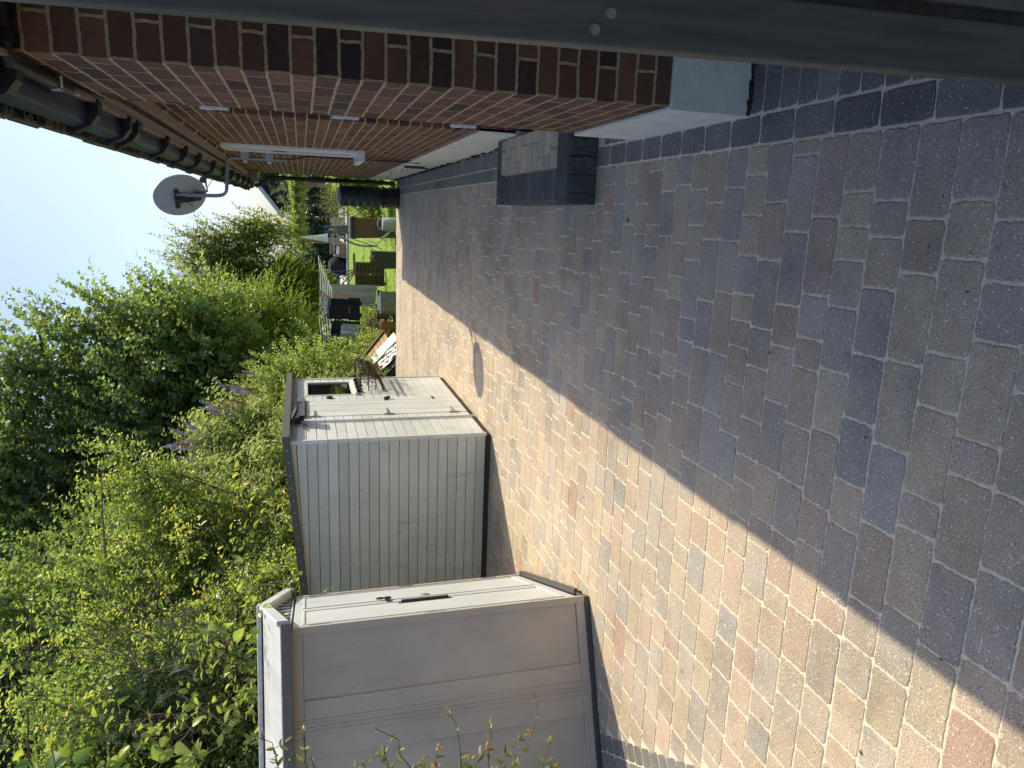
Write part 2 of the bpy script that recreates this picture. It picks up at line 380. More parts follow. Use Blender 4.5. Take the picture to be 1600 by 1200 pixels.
BX = .297
pv = MB(); y = -1.3; row = 0
STEP = (.085, 4.085, 5.735)      # x of front, y near, y far
while y < PEND - .02:
    dep = .138; yc = y + dep / 2
    xl = left_limit(yc); x = BX - .004
    det = 15 if yc < 2.9 else (8 if yc < 5.0 else (3 if yc < 8.5 else 1))
    first = True
    while x > xl + .03:
        L = rnd.choices((.104, .150, .206, .255), (1.5, 2.2, 3, 2.4))[0]
        if first and row % 2: L *= rnd.choice((.5, .7, 1))
        first = False
        x0 = max(xl, x - L)
        if x - x0 > .035:
            if not (x0 > STEP[0] + .02 and STEP[1] + .1 < yc < STEP[2] - .1):
                paver(pv, (x + x0) / 2, yc + (rnd.random() - .5) * .003, x - x0 - .0042 - rnd.random() * .003, dep - .0024 - rnd.random() * .0018, (rnd.random() - .5) * .012, det, rnd.random(), jit=.0031, rc=.008)
        x = x0
    y += dep; row += 1
tag(pv.build('driveway', M['paver']), kind='structure')
# charcoal border courses beside the house and along the left edge
bd = MB(); y = -1.3
while y < PEND - .05:
    if not (STEP[1] - .05 < y + .1 < STEP[2] + .02): paver(bd, (BX + .404) / 2, y + .1, .404 - BX - .004, .196, 0, 5 if y < 5 else 1, rnd.random(), jit=.0008)
    y += .2
y = -1.3
while y < PEND - .03:
    xr = .60 if y > 2.5 else 2.5
    xw = (.41 if y > 2.52 and y < 3.6 else .56) if y > 2.52 else .605
    if not (STEP[1] - .05 < y + .05 < STEP[2]): paver(bd, (.409 + xw) / 2 if xw > .42 else .409, y + .05, max(.012, xw - .409 - .003) if xw > .42 else .012, .0965, 0, 5 if y < 5 else 1, rnd.random(), jit=.0006)
    y += .1
for j in range(8):                      # porch floor beside the gate
    for i in range(40):
        yy = -1.3 + i * .1
        if yy < 2.52: paver(bd, .609 + .1 + j * .2, yy + .05, .1955, .0965, 0, 1, rnd.random())
ux, uy = -.516, .857                    # direction of the left edge
for k in range(2):
    for i in range(-22, 18):
        sx, sy = -2.69 - uy * (.004 + .05 + k * .103), 2.985 - .516 * (.054 + k * .103)
        L = .2 if k else .1
        if k and i % 2: continue
        cx, cy = sx + ux * (i * .1 + L / 2), sy + uy * (i * .1 + L / 2)
        if cy < 5.2: paver(bd, cx, cy, .0985, L - .004, math.atan2(uy, ux) - math.pi / 2, 4, rnd.random(), jit=.0008)
tag(bd.build('edging_blocks', M['charcoal']), kind='structure')
kb = MB()
x = -4.2
while x < .5:
    kb.box((x, PEND + .004, -.3), (x + .9, PEND + .06, .003)); x += .905
tag(kb.build('kerb', M['kerb'], bevel=.006), kind='structure')

# ------------------------------------------------------------------ the house
XW, XN, YC, YS, YE = .575, .418, 2.60, 3.60, 13.75     # far wall, near wall, corner, end of near wall, far end
house = thing('brick_house', (XW, YC, 0), 'brown brick bungalow with white plinth, dark gutter and dish over a paved drive', 'house')
def brick_build(mb, name):
    o = mb.build(name, M['brick'], house); me = o.data; ul = me.uv_layers.new(name='metres'); L = ORG[o.name]
    for p in me.polygons:
        for li in p.loop_indices:
            v = me.vertices[me.loops[li].vertex_index].co + L
            ul.data[li].uv = ((v.y - 2.6 if abs(p.normal.x) > abs(p.normal.y) else .418 - v.x) + .113, v.z - .0175)
    return o
w = MB(); ZT = 2.47
def quadX(x, y0, y1, z0, z1): w.add([(x, y0, z0), (x, y0, z1), (x, y1, z1), (x, y1, z0)], [(3, 2, 1, 0)])
WY0, WY1, WZ0, WZ1 = 7.66, 8.30, 1.09, 2.36
DY0, DY1, DZ1 = 4.30, 5.22, 2.15
quadX(XW, YS, DY0, .2, ZT); quadX(XW, DY0, DY1, DZ1, ZT); quadX(XW, DY1, WY0, .2, ZT); quadX(XW, WY0, WY1, .2, WZ0); quadX(XW, WY0, WY1, WZ1, ZT); quadX(XW, WY1, YE, .2, ZT)
for a, b, c, e in ((WY0, WY1, WZ0, WZ1), (DY0, DY1, .17, DZ1)):
    w.add([(XW, a, c), (XW, a, e), (XW + .1, a, e), (XW + .1, a, c)], [(0, 1, 2, 3)]); w.add([(XW, b, c), (XW, b, e), (XW + .1, b, e), (XW + .1, b, c)], [(3, 2, 1, 0)])
    w.add([(XW, a, e), (XW, b, e), (XW + .1, b, e), (XW + .1, a, e)], [(0, 1, 2, 3)])
quadX(XN, YC, YS, .2, ZT)
w.add([(XN, YC, .2), (3.0, YC, .2), (3.0, YC, ZT), (XN, YC, ZT)], [(0, 1, 2, 3)])
w.add([(XN, YS, .2), (XW, YS, .2), (XW, YS, ZT), (XN, YS, ZT)], [(3, 2, 1, 0)])
w.add([(3.0, YC, 0), (3.0, -1.4, 0), (3.0, -1.4, ZT), (3.0, YC, ZT)], [(0, 1, 2, 3)])
w.add([(XW, YE, 0), (8.5, YE, 0), (8.5, YE, ZT), (XW, YE, ZT)], [(3, 2, 1, 0)])
w.add([(8.5, -1.4, 0), (8.5, YE, 0), (8.5, YE, ZT), (8.5, -1.4, ZT)], [(3, 2, 1, 0)])
w.add([(3.0, -1.4, 0), (8.5, -1.4, 0), (8.5, -1.4, ZT), (3.0, -1.4, ZT)], [(0, 1, 2, 3)])
brick_build(w, 'wall')
p = MB(); pr = .014
p.box((XN - pr, YC - pr, -.02), (XN + .2, YS, .328)); p.box((XN + .2, YC - pr, -.02), (3.0, YC + .05, .328))
p.box((XW - pr, YS + .003, -.02), (XW + .02, DY0, .44)); p.box((XW - pr, DY1, -.02), (XW + .02, YE + pr, .44))
p.build('plinth', M['white'], house, bevel=.004)
ms = MB()                               # moss and flaking at the foot of the plinth
for i in range(260):
    yy = rnd.uniform(6, YE); q = rnd.random() ** 2 * .05 + .004
    if rnd.random() < .35 or yy > 9: ms.obox((XW - pr - .003, yy, 0), (1, 0, 0), (0, 1, 0), (0, 0, 1), (-.004 - rnd.random() * .012, -rnd.random() * .08, -.002), (.002, rnd.random() * .08, q))
for i in range(30):
    yy = rnd.uniform(9.5, YE); zz = rnd.uniform(.2, .44); ms.obox((XW - pr - .001, yy, zz), (1, 0, 0), (0, 1, 0), (0, 0, 1), (-.001, 0, 0), (.001, rnd.random() * .25, rnd.random() * .02))
for i in range(260):
    xx = rnd.uniform(XN - .015, 1.0); ms.box((xx, YC - pr - .004 - rnd.random() ** 2 * .016, -.004), (xx + rnd.random() * .02, YC - pr + .001, .001 + rnd.random() ** 4 * .012))
tag(ms.build('moss', M['moss'], house), kind='stuff')
# eaves: soffit, fascia, gutter with brackets, roof
e = MB(); e.box((.408, 3.05, 2.452), (XW + .05, YE + .25, 2.47)); e.build('soffit', M['soffit'], house)
e = MB()
y = 3.2
while y < YE:
    e.box((.455, y, 2.4495), (.485, y + .018, 2.4515)); y += .036
e.build('soffit_vent', M['fasciadark'], house)
e = MB(); e.box((.392, -1.4, 2.44), (.407, 3.0, 2.62)); e.box((.39, 3.0, 2.44), (.4075, YE + .27, 2.62)); e.build('fascia', M['fascia'], house)
for i in range(16):
    y = 3.3 + i * .64; sc = MB(); sc.lathe((.3895, y, 2.455), [(0, 0), (.007, 0), (.006, .003), (0, .004)], 8, axis=(-1, 0, 0)); sc.build('fascia_cap', M['upvc'], house)
gz0, gz1, gx0, gx1 = 2.545, 2.475, .286, .311
def gp(y): t = (y - 2.4) / 11.5; return gx0 + (gx1 - gx0) * t, gz0 + (gz1 - gz0) * t
ge = MB(); prof = [(.115, 0), (.115, -.04), (.10, -.058), (.055, -.066), (.018, -.052), (.004, -.022), (0, 0), (.006, 0), (.010, -.02), (.022, -.046), (.055, -.058), (.096, -.052), (.109, -.036), (.109, 0)]
yy = [-1.4, 14.05]; n = len(prof); vs = []
for y in yy:
    gx, gz = gp(y); vs += [(gx + a, y, gz + b) for a, b in prof]
ge.add(vs, [(i, (i + 1) % n, n + (i + 1) % n, n + i) for i in range(n)] + [tuple(range(n))[::-1], tuple(range(n, 2 * n))])
gut = ge.build('gutter', M['gutter'], house, smooth=True)
br_y = [3.5, 4.08, 4.27, 5.14, 5.92, 6.66, 7.68, 8.7, 9.6, 10.5, 11.4, 12.3, 13.2, 2.6, 1.7]
for y in br_y:
    gx, gz = gp(y); b = MB(); pts = [(.115, 0), (.115, -.105), (.095, -.108), (.05, -.100), (.012, -.072), (-.010, -.03), (-.012, 0)]
    bw = .06 if y != 4.27 else .10
    q = [(gx + a, gz + bb) for a, bb in pts]; q2 = [(gx + .012 + a * .86, gz + bb * .86) for a, bb in prof[0:7]]
    m_ = len(q); vs = [(a, y, c) for a, c in q + q2] + [(a, y + bw, c) for a, c in q + q2]
    fs = []
    for i in range(m_ - 1):
        fs += [(i, i + 1, m_ + i + 1, m_ + i), (2 * m_ + i + 1, 2 * m_ + i, 3 * m_ + i, 3 * m_ + i + 1), (i + 1, i, 2 * m_ + i, 2 * m_ + i + 1)]
    b.add(vs, fs); b.box((gx - .017, y - .002, gz - .02), (gx + .02, y + bw + .002, gz + .008)); b.box((gx - .030, y + bw * .2, gz - .004), (gx - .017, y + bw * .8, gz + .010)); b.box((gx + .106, y, gz - .06), (gx + .119, y + bw, gz + .0))
    o = b.build('gutter_bracket', M['black'], gut)
rf = MB(); rx, rz, ry0, ry1 = .30, 2.585, -1.6, 14.05
RXm, RZm = 4.5, 4.75
rf.add([(.30, ry0, 2.575), (.31, ry1, 2.51), (RXm, ry1 - 3.6, RZm), (RXm, ry0 + 3.6, RZm), (8.7, ry0, 2.575), (8.7, ry1, 2.51)], [(0, 3, 2, 1), (1, 2, 5), (4, 5, 2, 3), (0, 4, 3), (0, 1, 5, 4)])
y = ry0
while y < ry1 - .1:                     # the mossy tile ends seen over the gutter
    gx, gz = gp(y); wdt = .29 + rnd.random() * .01; dz = rnd.random() * .008
    rf.obox((gx - .018 - rnd.random() * .014, y, gz + .016 + dz), (.87, 0, .49), (0, 1, 0), (-.49, 0, .87), (0, 0, 0), (.42, wdt, .018 + rnd.random() * .008))
    for k in range(7):
        q = rnd.random() * .03 + .01; yy2 = y + rnd.random() * wdt; rf.obox((gx - .026 + rnd.random() * .03, yy2, gz + .010), (1, 0, 0), (0, 1, 0), (0, 0, 1), (0, 0, 0), (q, q * 1.8, q * .8))
    y += wdt + .006
rf.build('roof', M['tile'], house)
# window seen edge-on, door in the recess with its hinges
wn = MB(); fr = XW - .026
for lo, hi in (((fr, WY0 - .01, WZ0), (XW + .05, WY0 + .06, WZ1)), ((fr, WY1 - .06, WZ0), (XW + .05, WY1 + .01, WZ1)), ((fr, WY0 + .06, WZ1 - .06), (XW + .05, WY1 - .06, WZ1 + .01)), ((fr, WY0 + .06, WZ0), (XW + .05, WY1 - .06, WZ0 + .06)), ((fr + .01, (WY0 + WY1) / 2 - .03, WZ0 + .06), (XW + .05, (WY0 + WY1) / 2 + .03, WZ1 - .06))):
    wn.box(lo, hi)
win = wn.build('window', M['upvc'], house, bevel=.004)
q = MB(); q.box((XW + .005, WY0 + .06, WZ0 + .06), (XW + .02, WY1 - .06, WZ1 - .06)); q.build('pane', M['glass'], win)
q = MB(); q.box((XW - .10, WY0 - .04, WZ0 - .035), (XW + .02, WY1 + .04, WZ0 - .002)); q.box((XW - .10, WY0 - .04, WZ0 - .06), (XW - .086, WY1 + .04, WZ0 - .035)); q.box((XW - .102, WY0 - .046, WZ0 - .065), (XW + .02, WY0 - .04, WZ0)); q.build('sill', M['upvc'], win, bevel=.002)
dr = MB(); dr.box((XW + .03, DY0 + .01, .19), (XW + .08, DY1 - .01, DZ1 - .01)); door = dr.build('door', M['upvc'], house)
q = MB(); q.box((XN + .006, YS + .002, .33), (XN + .03, YS + .012, 2.2)); q.build('frame', M['fascia'], door)
for z in (2.0, 1.44, .89):
    q = MB(); q.box((XN - .012, YS - .01, z - .06), (XN + .02, YS + .03, z + .015)); q.box((XN - .012, YS - .004, z - .06), (XN + .02, YS + .024, z + .06)); q.build('hinge', M['upvc'], door, bevel=.003)
# downpipe at the far end, hopper box, cables
dp = MB(); gx, gz = gp(13.7)
dp.tube([(gx + .055, 13.66, gz - .09), (gx + .055, 13.66, gz - .16), (.50, 13.66, gz - .33), (.50, 13.66, gz - .45), (.50, 13.66, .06)], .036, 10); dp.tube([(.50, 13.66, .06), (.46, 13.6, .02)], .04, 10)
for z in (1.9, 1.0): dp.tube([(.50, 13.66, z), (.50, 13.66, z + .05)], .044, 10)
dp.tube([(.50, 13.66, .98), (.40, 13.45, .95), (.30, 13.3, .93)], .014, 8)
dp.build('downpipe', M['black'], house, smooth=True)
vb = MB(); vb.box((.40, 13.0, 2.30), (.565, 13.2, 2.448))
for k in range(5): vb.box((.395, 13.02 + k * .034, 2.33), (.40, 13.04 + k * .034, 2.42))
vb.tube([(.30, 12.6, 2.30), (.40, 13.0, 2.42)], .012, 6)
vb.build('vent_box', M['grey'], house)
cb = MB(); cb.tube([(2.2, YC - .04, 2.452), (.41, YC - .045, 2.452), (.385, YC - .02, 2.452), (.382, 2.9, 2.44), (.384, 3.12, 2.44)], .022, 10); cb.tube([(.46, YC - .05, 2.452), (.43, YC - .05, 2.452)], .03, 10)
cb.tube([(.395, 3.1, 2.432), (.42, 3.6, 2.432), (.555, 3.8, 2.432), (.56, 7, 2.435), (.56, 12.5, 2.437)], .006, 6)
cb.build('overflow_pipe', M['black'], house, smooth=True)
for i, y in enumerate((2.95, 3.9, 4.5, 5.15, 5.8, 6.5, 7.2, 8.0, 8.8, 9.7)):
    q = MB(); xx = .366 if y < 3.5 else .552
    q.box((xx - .006, y, 2.415), (xx + .04 if y < 3.5 else XW, y + .014, 2.42)); q.box((xx - .008, y, 2.415), (xx, y + .014, 2.447)); q.build('cable_clip', M['upvc'], house)
q = MB(); q.tube([(.49, 8.42, 1.80), (.555, 8.6, 1.55), (.562, 8.7, 1.2), (.562, 8.72, .4), (.555, 8.74, .32)], .008, 6); q.tube([(.56, 8.2, 1.9), (.565, 8.3, 1.6), (.566, 8.35, .9), (.566, 8.5, .42)], .004, 5)
q.build('aerial_cable', M['black'], house)
q = MB(); q.box((XW - .04, 9.3, .16), (XW - .014, 9.42, .40)); q.tube([(XW - .03, 9.36, .16), (XW - .05, 9.36, .08)], .012, 6); q.build('air_brick', M['shedbase'], house)
# near eave end box by the porch
q = MB(); q.box((.45, 1.2, 2.40), (1.2, 2.25, 2.52)); q.build('porch_soffit', M['soffit'], house)

# doorstep
st = thing('doorstep', (STEP[0], STEP[1], 0), 'low block-paved doorstep edged with dark bullnose blocks against the brick wall', 'step')
hS = .172
b = MB(); b.box((STEP[0] + .05, STEP[1] + .05, -.01), (XW - .02, STEP[2] - .05, hS - .012)); b.build('core', M['sand'], st)
b = MB()
def bull(o, al, inn, L, tint):          # rounded-edge block, al along the edge, inn towards the step's middle
    o = Vector(o); al = Vector(al); inn = Vector(inn); dpt = .205; R = .035; g_ = .002
    prof = [(0, -.01), (0, hS - R)] + [(R - R * math.cos(a), hS - R + R * math.sin(a)) for a in (.3, .6, .9, 1.2)] + [(R, hS), (dpt, hS), (dpt, -.01)]
    n = len(prof); vs = [o + inn * a + Vector((0, 0, c)) + al * t for t in (g_, L - g_) for a, c in prof]
    b.add(vs, [(i, (i + 1) % n, n + (i + 1) % n, n + i) for i in range(n)] + [tuple(range(n))[::-1], tuple(range(n, 2 * n))], tint)
x = XW - .018; k = 0
while x > STEP[0] + .06:
    L = min(.102, x - STEP[0] - .0) if k % 1 == 0 else .1
    bull((x, STEP[1], 0), (-1, 0, 0), (0, 1, 0), L, rnd.random()); bull((x, STEP[2], 0), (-1, 0, 0), (0, -1, 0), L, rnd.random()); x -= .1025; k += 1
y = STEP[1] + .207
while y < STEP[2] - .21:
    bull((STEP[0], y, 0), (0, 1, 0), (1, 0, 0), min(.1015, STEP[2] - .206 - y), rnd.random()); y += .1015
b.build('edging', M['stepdark'], st, bevel=.0025)
b = MB(); y = STEP[1] + .21
while y < STEP[2] - .22:
    x = STEP[0] + .21
    L0 = rnd.choice((.08, .12, .18))
    while x < XW - .03:
        L = min(L0, XW - .022 - x)
        if L > .02: paver(b, x + L / 2, y + .064, L - .005, .124, 0, 4, rnd.random(), z0=hS + .001, jit=.0015)
        x += L; L0 = .2
    y += .129
b.build('paved_top', M['paver'], st)

# satellite dish on its wall pole
ds = thing('satellite_dish', (.49, 8.4, 1.77), 'grey satellite dish seen from behind on a bent pole over the gutter', 'satellite dish')
b = MB(); b.tube([(.49, 8.4, 1.77), (.49, 8.4, 2.27)] + bez((.49, 8.4, 2.28), (.49, 8.4, 2.36), (.47, 8.4, 2.375), (.40, 8.4, 2.375), 6) + bez((.22, 8.4, 2.38), (.13, 8.4, 2.385), (.10, 8.4, 2.40), (.096, 8.4, 2.50), 6) + [(.088, 8.4, 2.88)], .019, 12)
b.build('pole', M['grey'], ds, smooth=True)
for z in (1.95, 2.19):
    b = MB(); b.box((.50, 8.33, z - .04), (XW, 8.345, z + .04)); b.box((.50, 8.455, z - .04), (XW, 8.47, z + .04)); b.box((.478, 8.33, z - .04), (.502, 8.47, z + .04)); b.tube([(.462, 8.4, z - .02), (.462, 8.4, z + .02)], .024, 10); b.build('wall_bracket', M['galv'], ds, bevel=.002)
fwd = Vector((.42, .82, .36)).normalized()      # where the dish looks
q_ = Vector((0, 0, 1)).rotation_difference(fwd)
sx_ = fwd.cross(Vector((0, 0, 1))).normalized(); sy_ = sx_.cross(fwd).normalized()
dc = Vector((.084, 8.46, 2.845))
def dpt(a, b_, c): return dc + sx_ * a + sy_ * b_ + fwd * c
b = MB(); RN, AN = 8, 40; vs = []; fs = []
for side, off in ((0, 0), (1, -.006)):
    for i in range(RN + 1):
        r = i / RN
        for k in range(AN):
            a = 2 * math.pi * k / AN; vs.append(dpt(r * .225 * math.cos(a), r * .262 * math.sin(a), r * r * .045 - .03 + off * (1 if i < RN else 2.2)))
n1 = (RN + 1) * AN
for s_ in (0, 1):
    for i in range(RN):
        for k in range(AN):
            f = (s_ * n1 + i * AN + k, s_ * n1 + i * AN + (k + 1) % AN, s_ * n1 + (i + 1) * AN + (k + 1) % AN, s_ * n1 + (i + 1) * AN + k)
            fs.append(f if s_ == 0 else f[::-1])
for k in range(AN): fs.append((RN * AN + k, RN * AN + (k + 1) % AN, n1 + RN * AN + (k + 1) % AN, n1 + RN * AN + k))
b.add(vs, fs); b.build('reflector', M['dishback'], ds, smooth=True)
b = MB()
def dbox(lo, hi): b.obox(dc, sx_, sy_, fwd, lo, hi)
dbox((-.115, .02, -.05), (.09, .065, -.034)); dbox((-.03, -.05, -.09), (.03, .07, -.05)); dbox((-.055, -.19, -.06), (-.02, .03, -.036)); dbox((-.035, -.2, -.055), (.03, -.13, -.03)); dbox((-.09, .03, -.06), (-.05, .055, -.05))
b.tube([dpt(0, -.05, -.08), dpt(-.02, -.10, -.1), dpt(-.09, -.09, -.09), (dc.x - .05, 8.36, dc.z - .06), (dc.x - .03, 8.36, dc.z + .04), dpt(0, .05, -.1)], .006, 6)
b.build('mount', M['black'], ds, bevel=.002)
b = MB(); lp = dpt(.06, -.34, .30)
b.tube([dpt(0, -.19, -.05), dpt(.0, -.28, .03), lp], .011, 8); b.build('arm', M['grey'], ds)
b = MB(); b.tube([lp, dpt(.06, -.30, .20)], [.022, .026], 12); b.tube([dpt(.06, -.30, .2), dpt(.06, -.28, .165)], [.034, .034], 12); b.obox(lp, sx_, sy_, fwd, (-.03, -.03, -.02), (.03, .03, .05)); b.tube([lp, lp + Vector((.01, 0, -.06)), lp + Vector((-.02, .0, -.10)), dpt(.0, -.25, .02)], .004, 5); b.build('receiver', M['black'], ds)

# ------------------------------------------------------------------ timber gate in the foreground
gt = thing('timber_gate', (.22, .90, 0), 'dark stained timber gate edge standing very close beside the brick corner', 'gate')
b = MB(); b.box((.218, .90, .03), (.293, .93, 2.15), .4); b.build('stile', M['gate'], gt, bevel=.004)
b = MB(); b.box((.293, .918, .03), (.312, .945, 2.15), .1); b.build('rebate', M['shedbase'], gt)
b = MB()
for k in range(8): b.box((.312 + k * .12, .905, .06), (.312 + k * .12 + .116, .935, 2.1), rnd.random())
b.build('boards', M['gate'], gt, bevel=.004)
for (x, z) in ((.256, 1.28), (.236, 1.30)):
    b = MB(); b.lathe((x, .8995, z), [(0, .004), (.005, .004), (.007, .001), (.0075, 0)], 14, axis=(0, -1, 0)); b.build('screw_head', M['stone'], gt, smooth=True)
gt.location.x += .017; gt.rotation_euler = (0, math.radians(-1.2), 0)      # the gate leans a little towards the drive

# ------------------------------------------------------------------ timber shed
def m_glass():
    t = NT('clear_glass'); tr = t.n('BsdfTransparent'); tr.inputs[0].default_value = (.75, .82, .8, 1)
    gl = t.n('BsdfGlossy'); gl.inputs['Roughness'].default_value = .03; fr_ = t.n('Fresnel'); fr_.inputs[0].default_value = 1.5
    ms_ = t.n('MixShader'); t.l(t.math('ADD', fr_.outputs[0], .04), ms_.inputs[0]); t.l(tr.outputs[0], ms_.inputs[1]); t.l(gl.outputs[0], ms_.inputs[2]); t.l(ms_.outputs[0], t.out.inputs[0]); return t.m
M['clear'] = m_glass()
SX, SY0, SY1, SXB, SZ = -1.966, 6.29, 8.74, -3.75, 1.825
RS = .080
def rz_(x): return SZ + (x - SX) * RS
shed = thing('timber_shed', (SX, SY0, 0), 'sage grey timber shed with pent roof, side door and small window by the hedge', 'shed')
b = MB(); nb = 20; bh = (SZ - .05) / nb
def fboard(y0, y1, z0, z1): b.obox((SX, 0, 0), (1, 0, 0), (0, 1, 0), (0, 0, 1), (-.018, y0, z0 + .003), (-.0005, y1, z1 - .003), rnd.random())
WN = (7.93, 8.56, 1.145, 1.63); DR = (7.085, 7.69)
for i in range(nb):
    z0 = .05 + i * bh; z1 = z0 + bh
    fboard(SY0 + .02, DR[0] - .012, z0, z1)
    if z1 > WN[2] - .03 and z0 < WN[3] + .03:
        if z1 < WN[3] + .05: fboard(DR[1] + .012, WN[0] - .012, z0, z1); fboard(WN[1] + .012, SY1 - .02, z0, z1)
        else: fboard(DR[1] + .012, SY1 - .02, z0, z1)
    elif z0 >= 1.66: fboard(DR[0] - .01, SY1 - .02, z0, z1)
    else: fboard(DR[1] + .012, SY1 - .02, z0, z1)
for i in range(nb):
    z0 = .05 + i * bh; z1 = z0 + bh
    if z1 > WN[2] - .03 and z0 < WN[3] + .03 and z1 < WN[3] + .05:
        if z0 < WN[2] - .025: fboard(WN[0] - .012, WN[1] + .012, z0, min(z1, WN[2] - .016))
        if z1 > WN[3] + .02: fboard(WN[0] - .012, WN[1] + .012, max(z0, WN[3] + .016), z1)
b.box((SX - .03, DR[1], WN[2] - .0105), (SX - .008, WN[0] - .004, 1.679), .5); b.box((SX - .03, WN[1] + .004, WN[2] - .0105), (SX - .008, SY1 - .02, 1.679), .5); b.box((SX - .03, WN[0] - .004, WN[3] + .004), (SX - .008, WN[1] + .004, 1.679), .5)
b.box((SX - .03, SY0 + .02, .05), (SX - .019, DR[0], SZ - .01), .1); b.box((SX - .03, DR[1], .05), (SX - .019, SY1 - .02, WN[2] - .01), .1); b.box((SX - .03, DR[0], 1.68), (SX - .019, SY1 - .02, SZ - .01), .1)
b.build('front_wall', M['shedlit'], shed, bevel=.0022)
b = MB()
for i in range(nb + 1):
    z0 = .05 + i * bh; z1 = z0 + bh
    if i == nb: z1 = z0 + .02
    xe = SXB
    b.obox((0, SY0, 0), (1, 0, 0), (0, 1, 0), (0, 0, 1), (xe, 0, z0 + .003), (SX - .02, .017, z1 - .003), rnd.random())
b.v = [(v[0], v[1], min(v[2], rz_(v[0]) - .01)) for v in b.v]
b.box((SXB, SY0 + .018, .05), (SX - .03, SY0 + .03, rz_(SXB) - .02), .1); b.box((SXB, SY1 - .03, .05), (SX - .03, SY1, rz_(SXB) - .02), .3); b.box((SXB, SY0 + .03, .05), (SXB + .02, SY1 - .03, rz_(SXB) - .02), .3)
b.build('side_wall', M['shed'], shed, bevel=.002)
nl = MB()
for i in range(nb):
    for xx in (SX - .06, SX - .62, SX - 1.2): nl.lathe((xx + rnd.random() * .01, SY0 - .0005, .05 + (i + .5) * bh + rnd.uniform(-.02, .02)), [(0, .0012), (.0035, .001), (.004, 0)], 6, axis=(0, -1, 0))
    for yy2 in (SY0 + .06, DR[0] - .06): nl.lathe((SX + .0, yy2 + rnd.random() * .01, .05 + (i + .5) * bh + rnd.uniform(-.02, .02)), [(0, .0012), (.0035, .001), (.004, 0)], 6, axis=(1, 0, 0))
tag(nl.build('nails', M['iron'], shed), kind='stuff')
b = MB(); b.box((SX - .022, SY0 - .012, .045), (SX + .012, SY0 + .016, SZ - .005), .6); b.build('corner_trim', M['shedlit'], shed, bevel=.003)
b = MB(); b.box((SX - .022, SY1 - .018, .045), (SX + .010, SY1 + .008, SZ - .005), .6); b.build('corner_trim', M['shedlit'], shed, bevel=.003)
b = MB(); b.box((SXB + .02, SY0 + .012, -.01), (SX - .012, SY1 - .01, .048)); b.build('floor_bearer', M['shedbase'], shed)
ro = MB(); x0, x1, ya, yb_ = SXB - .05, SX + .055, SY0 - .055, SY1 + .055
ro.add([(x, y, rz_(x) + dz) for dz in (0, .014) for (x, y) in ((x0, ya), (x1, ya), (x1, yb_), (x0, yb_))], [(3, 2, 1, 0), (4, 5, 6, 7), (0, 1, 5, 4), (1, 2, 6, 5), (2, 3, 7, 6), (3, 0, 4, 7)])
roof = ro.build('roof', M['shedfelt'], shed)
def bargebit(xa, xb, y0, y1, h):
    q = MB(); q.add([(x, y, rz_(x) + z) for z in (-h, .02) for (x, y) in ((xa, y0), (xb, y0), (xb, y1), (xa, y1))], [(3, 2, 1, 0), (4, 5, 6, 7), (0, 1, 5, 4), (1, 2, 6, 5), (2, 3, 7, 6), (3, 0, 4, 7)]); return q
bargebit(x0, x1 + .001, ya - .016, ya - .001, .045).build('roof_trim', M['shedfelt'], roof)
bargebit(x0, x1 + .001, yb_ + .001, yb_ + .016, .045).build('roof_trim', M['shedfelt'], roof)
q = MB(); q.box((x1 + .001, ya - .016, rz_(x1) - .04), (x1 + .017, yb_ + .016, rz_(x1) + .022)); q.build('roof_trim', M['shedfelt'], roof)
for i in range(16):
    q = MB(); xx = x0 + .06 + i * .115; q.lathe((xx, ya - .0165, rz_(xx) - .012), [(0, .003), (.006, .002), (.007, 0)], 8, axis=(0, -1, 0)); q.build('nail', M['galv'], roof)
b = MB()
dw = (DR[1] - DR[0]) / 8
for i in range(8): b.box((SX - .016, DR[0] + i * dw + .0018, .055), (SX + .004, DR[0] + (i + 1) * dw - .0018, 1.648), rnd.random())
door_s = b.build('door', M['shedlit'], shed, bevel=.002)
b = MB(); b.box((SX - .002, DR[0] - .05, 1.655), (SX + .03, DR[1] + .05, 1.682), .5); b.build('drip_board', M['shedfelt'], door_s, bevel=.002)
for z in (1.56, .85, .19):
    q = MB(); q.box((SX + .001, DR[0] - .03, z - .05), (SX + .007, DR[0] - .008, z + .05)); q.add([(SX + .0048, DR[0] - .008, z - .018), (SX + .0048, DR[0] - .008, z + .018), (SX + .0048, DR[0] + .20, z + .006), (SX + .0048, DR[0] + .20, z - .006), (SX + .008, DR[0] - .008, z - .018), (SX + .008, DR[0] - .008, z + .018), (SX + .008, DR[0] + .20, z + .006), (SX + .008, DR[0] + .20, z - .006)], [(0, 1, 2, 3), (7, 6, 5, 4), (0, 4, 5, 1), (1, 5, 6, 2), (2, 6, 7, 3), (3, 7, 4, 0)]); q.tube([(SX + .008, DR[0] - .009, z - .05), (SX + .008, DR[0] - .009, z + .05)], .005, 6); q.build('hinge', M['galv'], door_s)
q = MB(); q.box((SX + .0045, DR[1] - .07, .80), (SX + .012, DR[1] + .05, .835)); q.box((SX + .012, DR[1] - .02, .77), (SX + .03, DR[1] + .02, .81)); q.tube(bez((SX + .02, DR[1] - .012, .81), (SX + .02, DR[1] - .012, .85), (SX + .02, DR[1] + .012, .85), (SX + .02, DR[1] + .012, .81), 6), .004, 6); q.build('latch', M['iron'], door_s)
q = MB(); q.box((SX + .0045, DR[1] - .06, .30), (SX + .01, DR[1] + .04, .318)); q.tube([(SX + .012, DR[1] - .05, .309), (SX + .012, DR[1] + .03, .309)], .005, 6); q.build('bolt', M['iron'], door_s)
wf = MB(); fw = .016
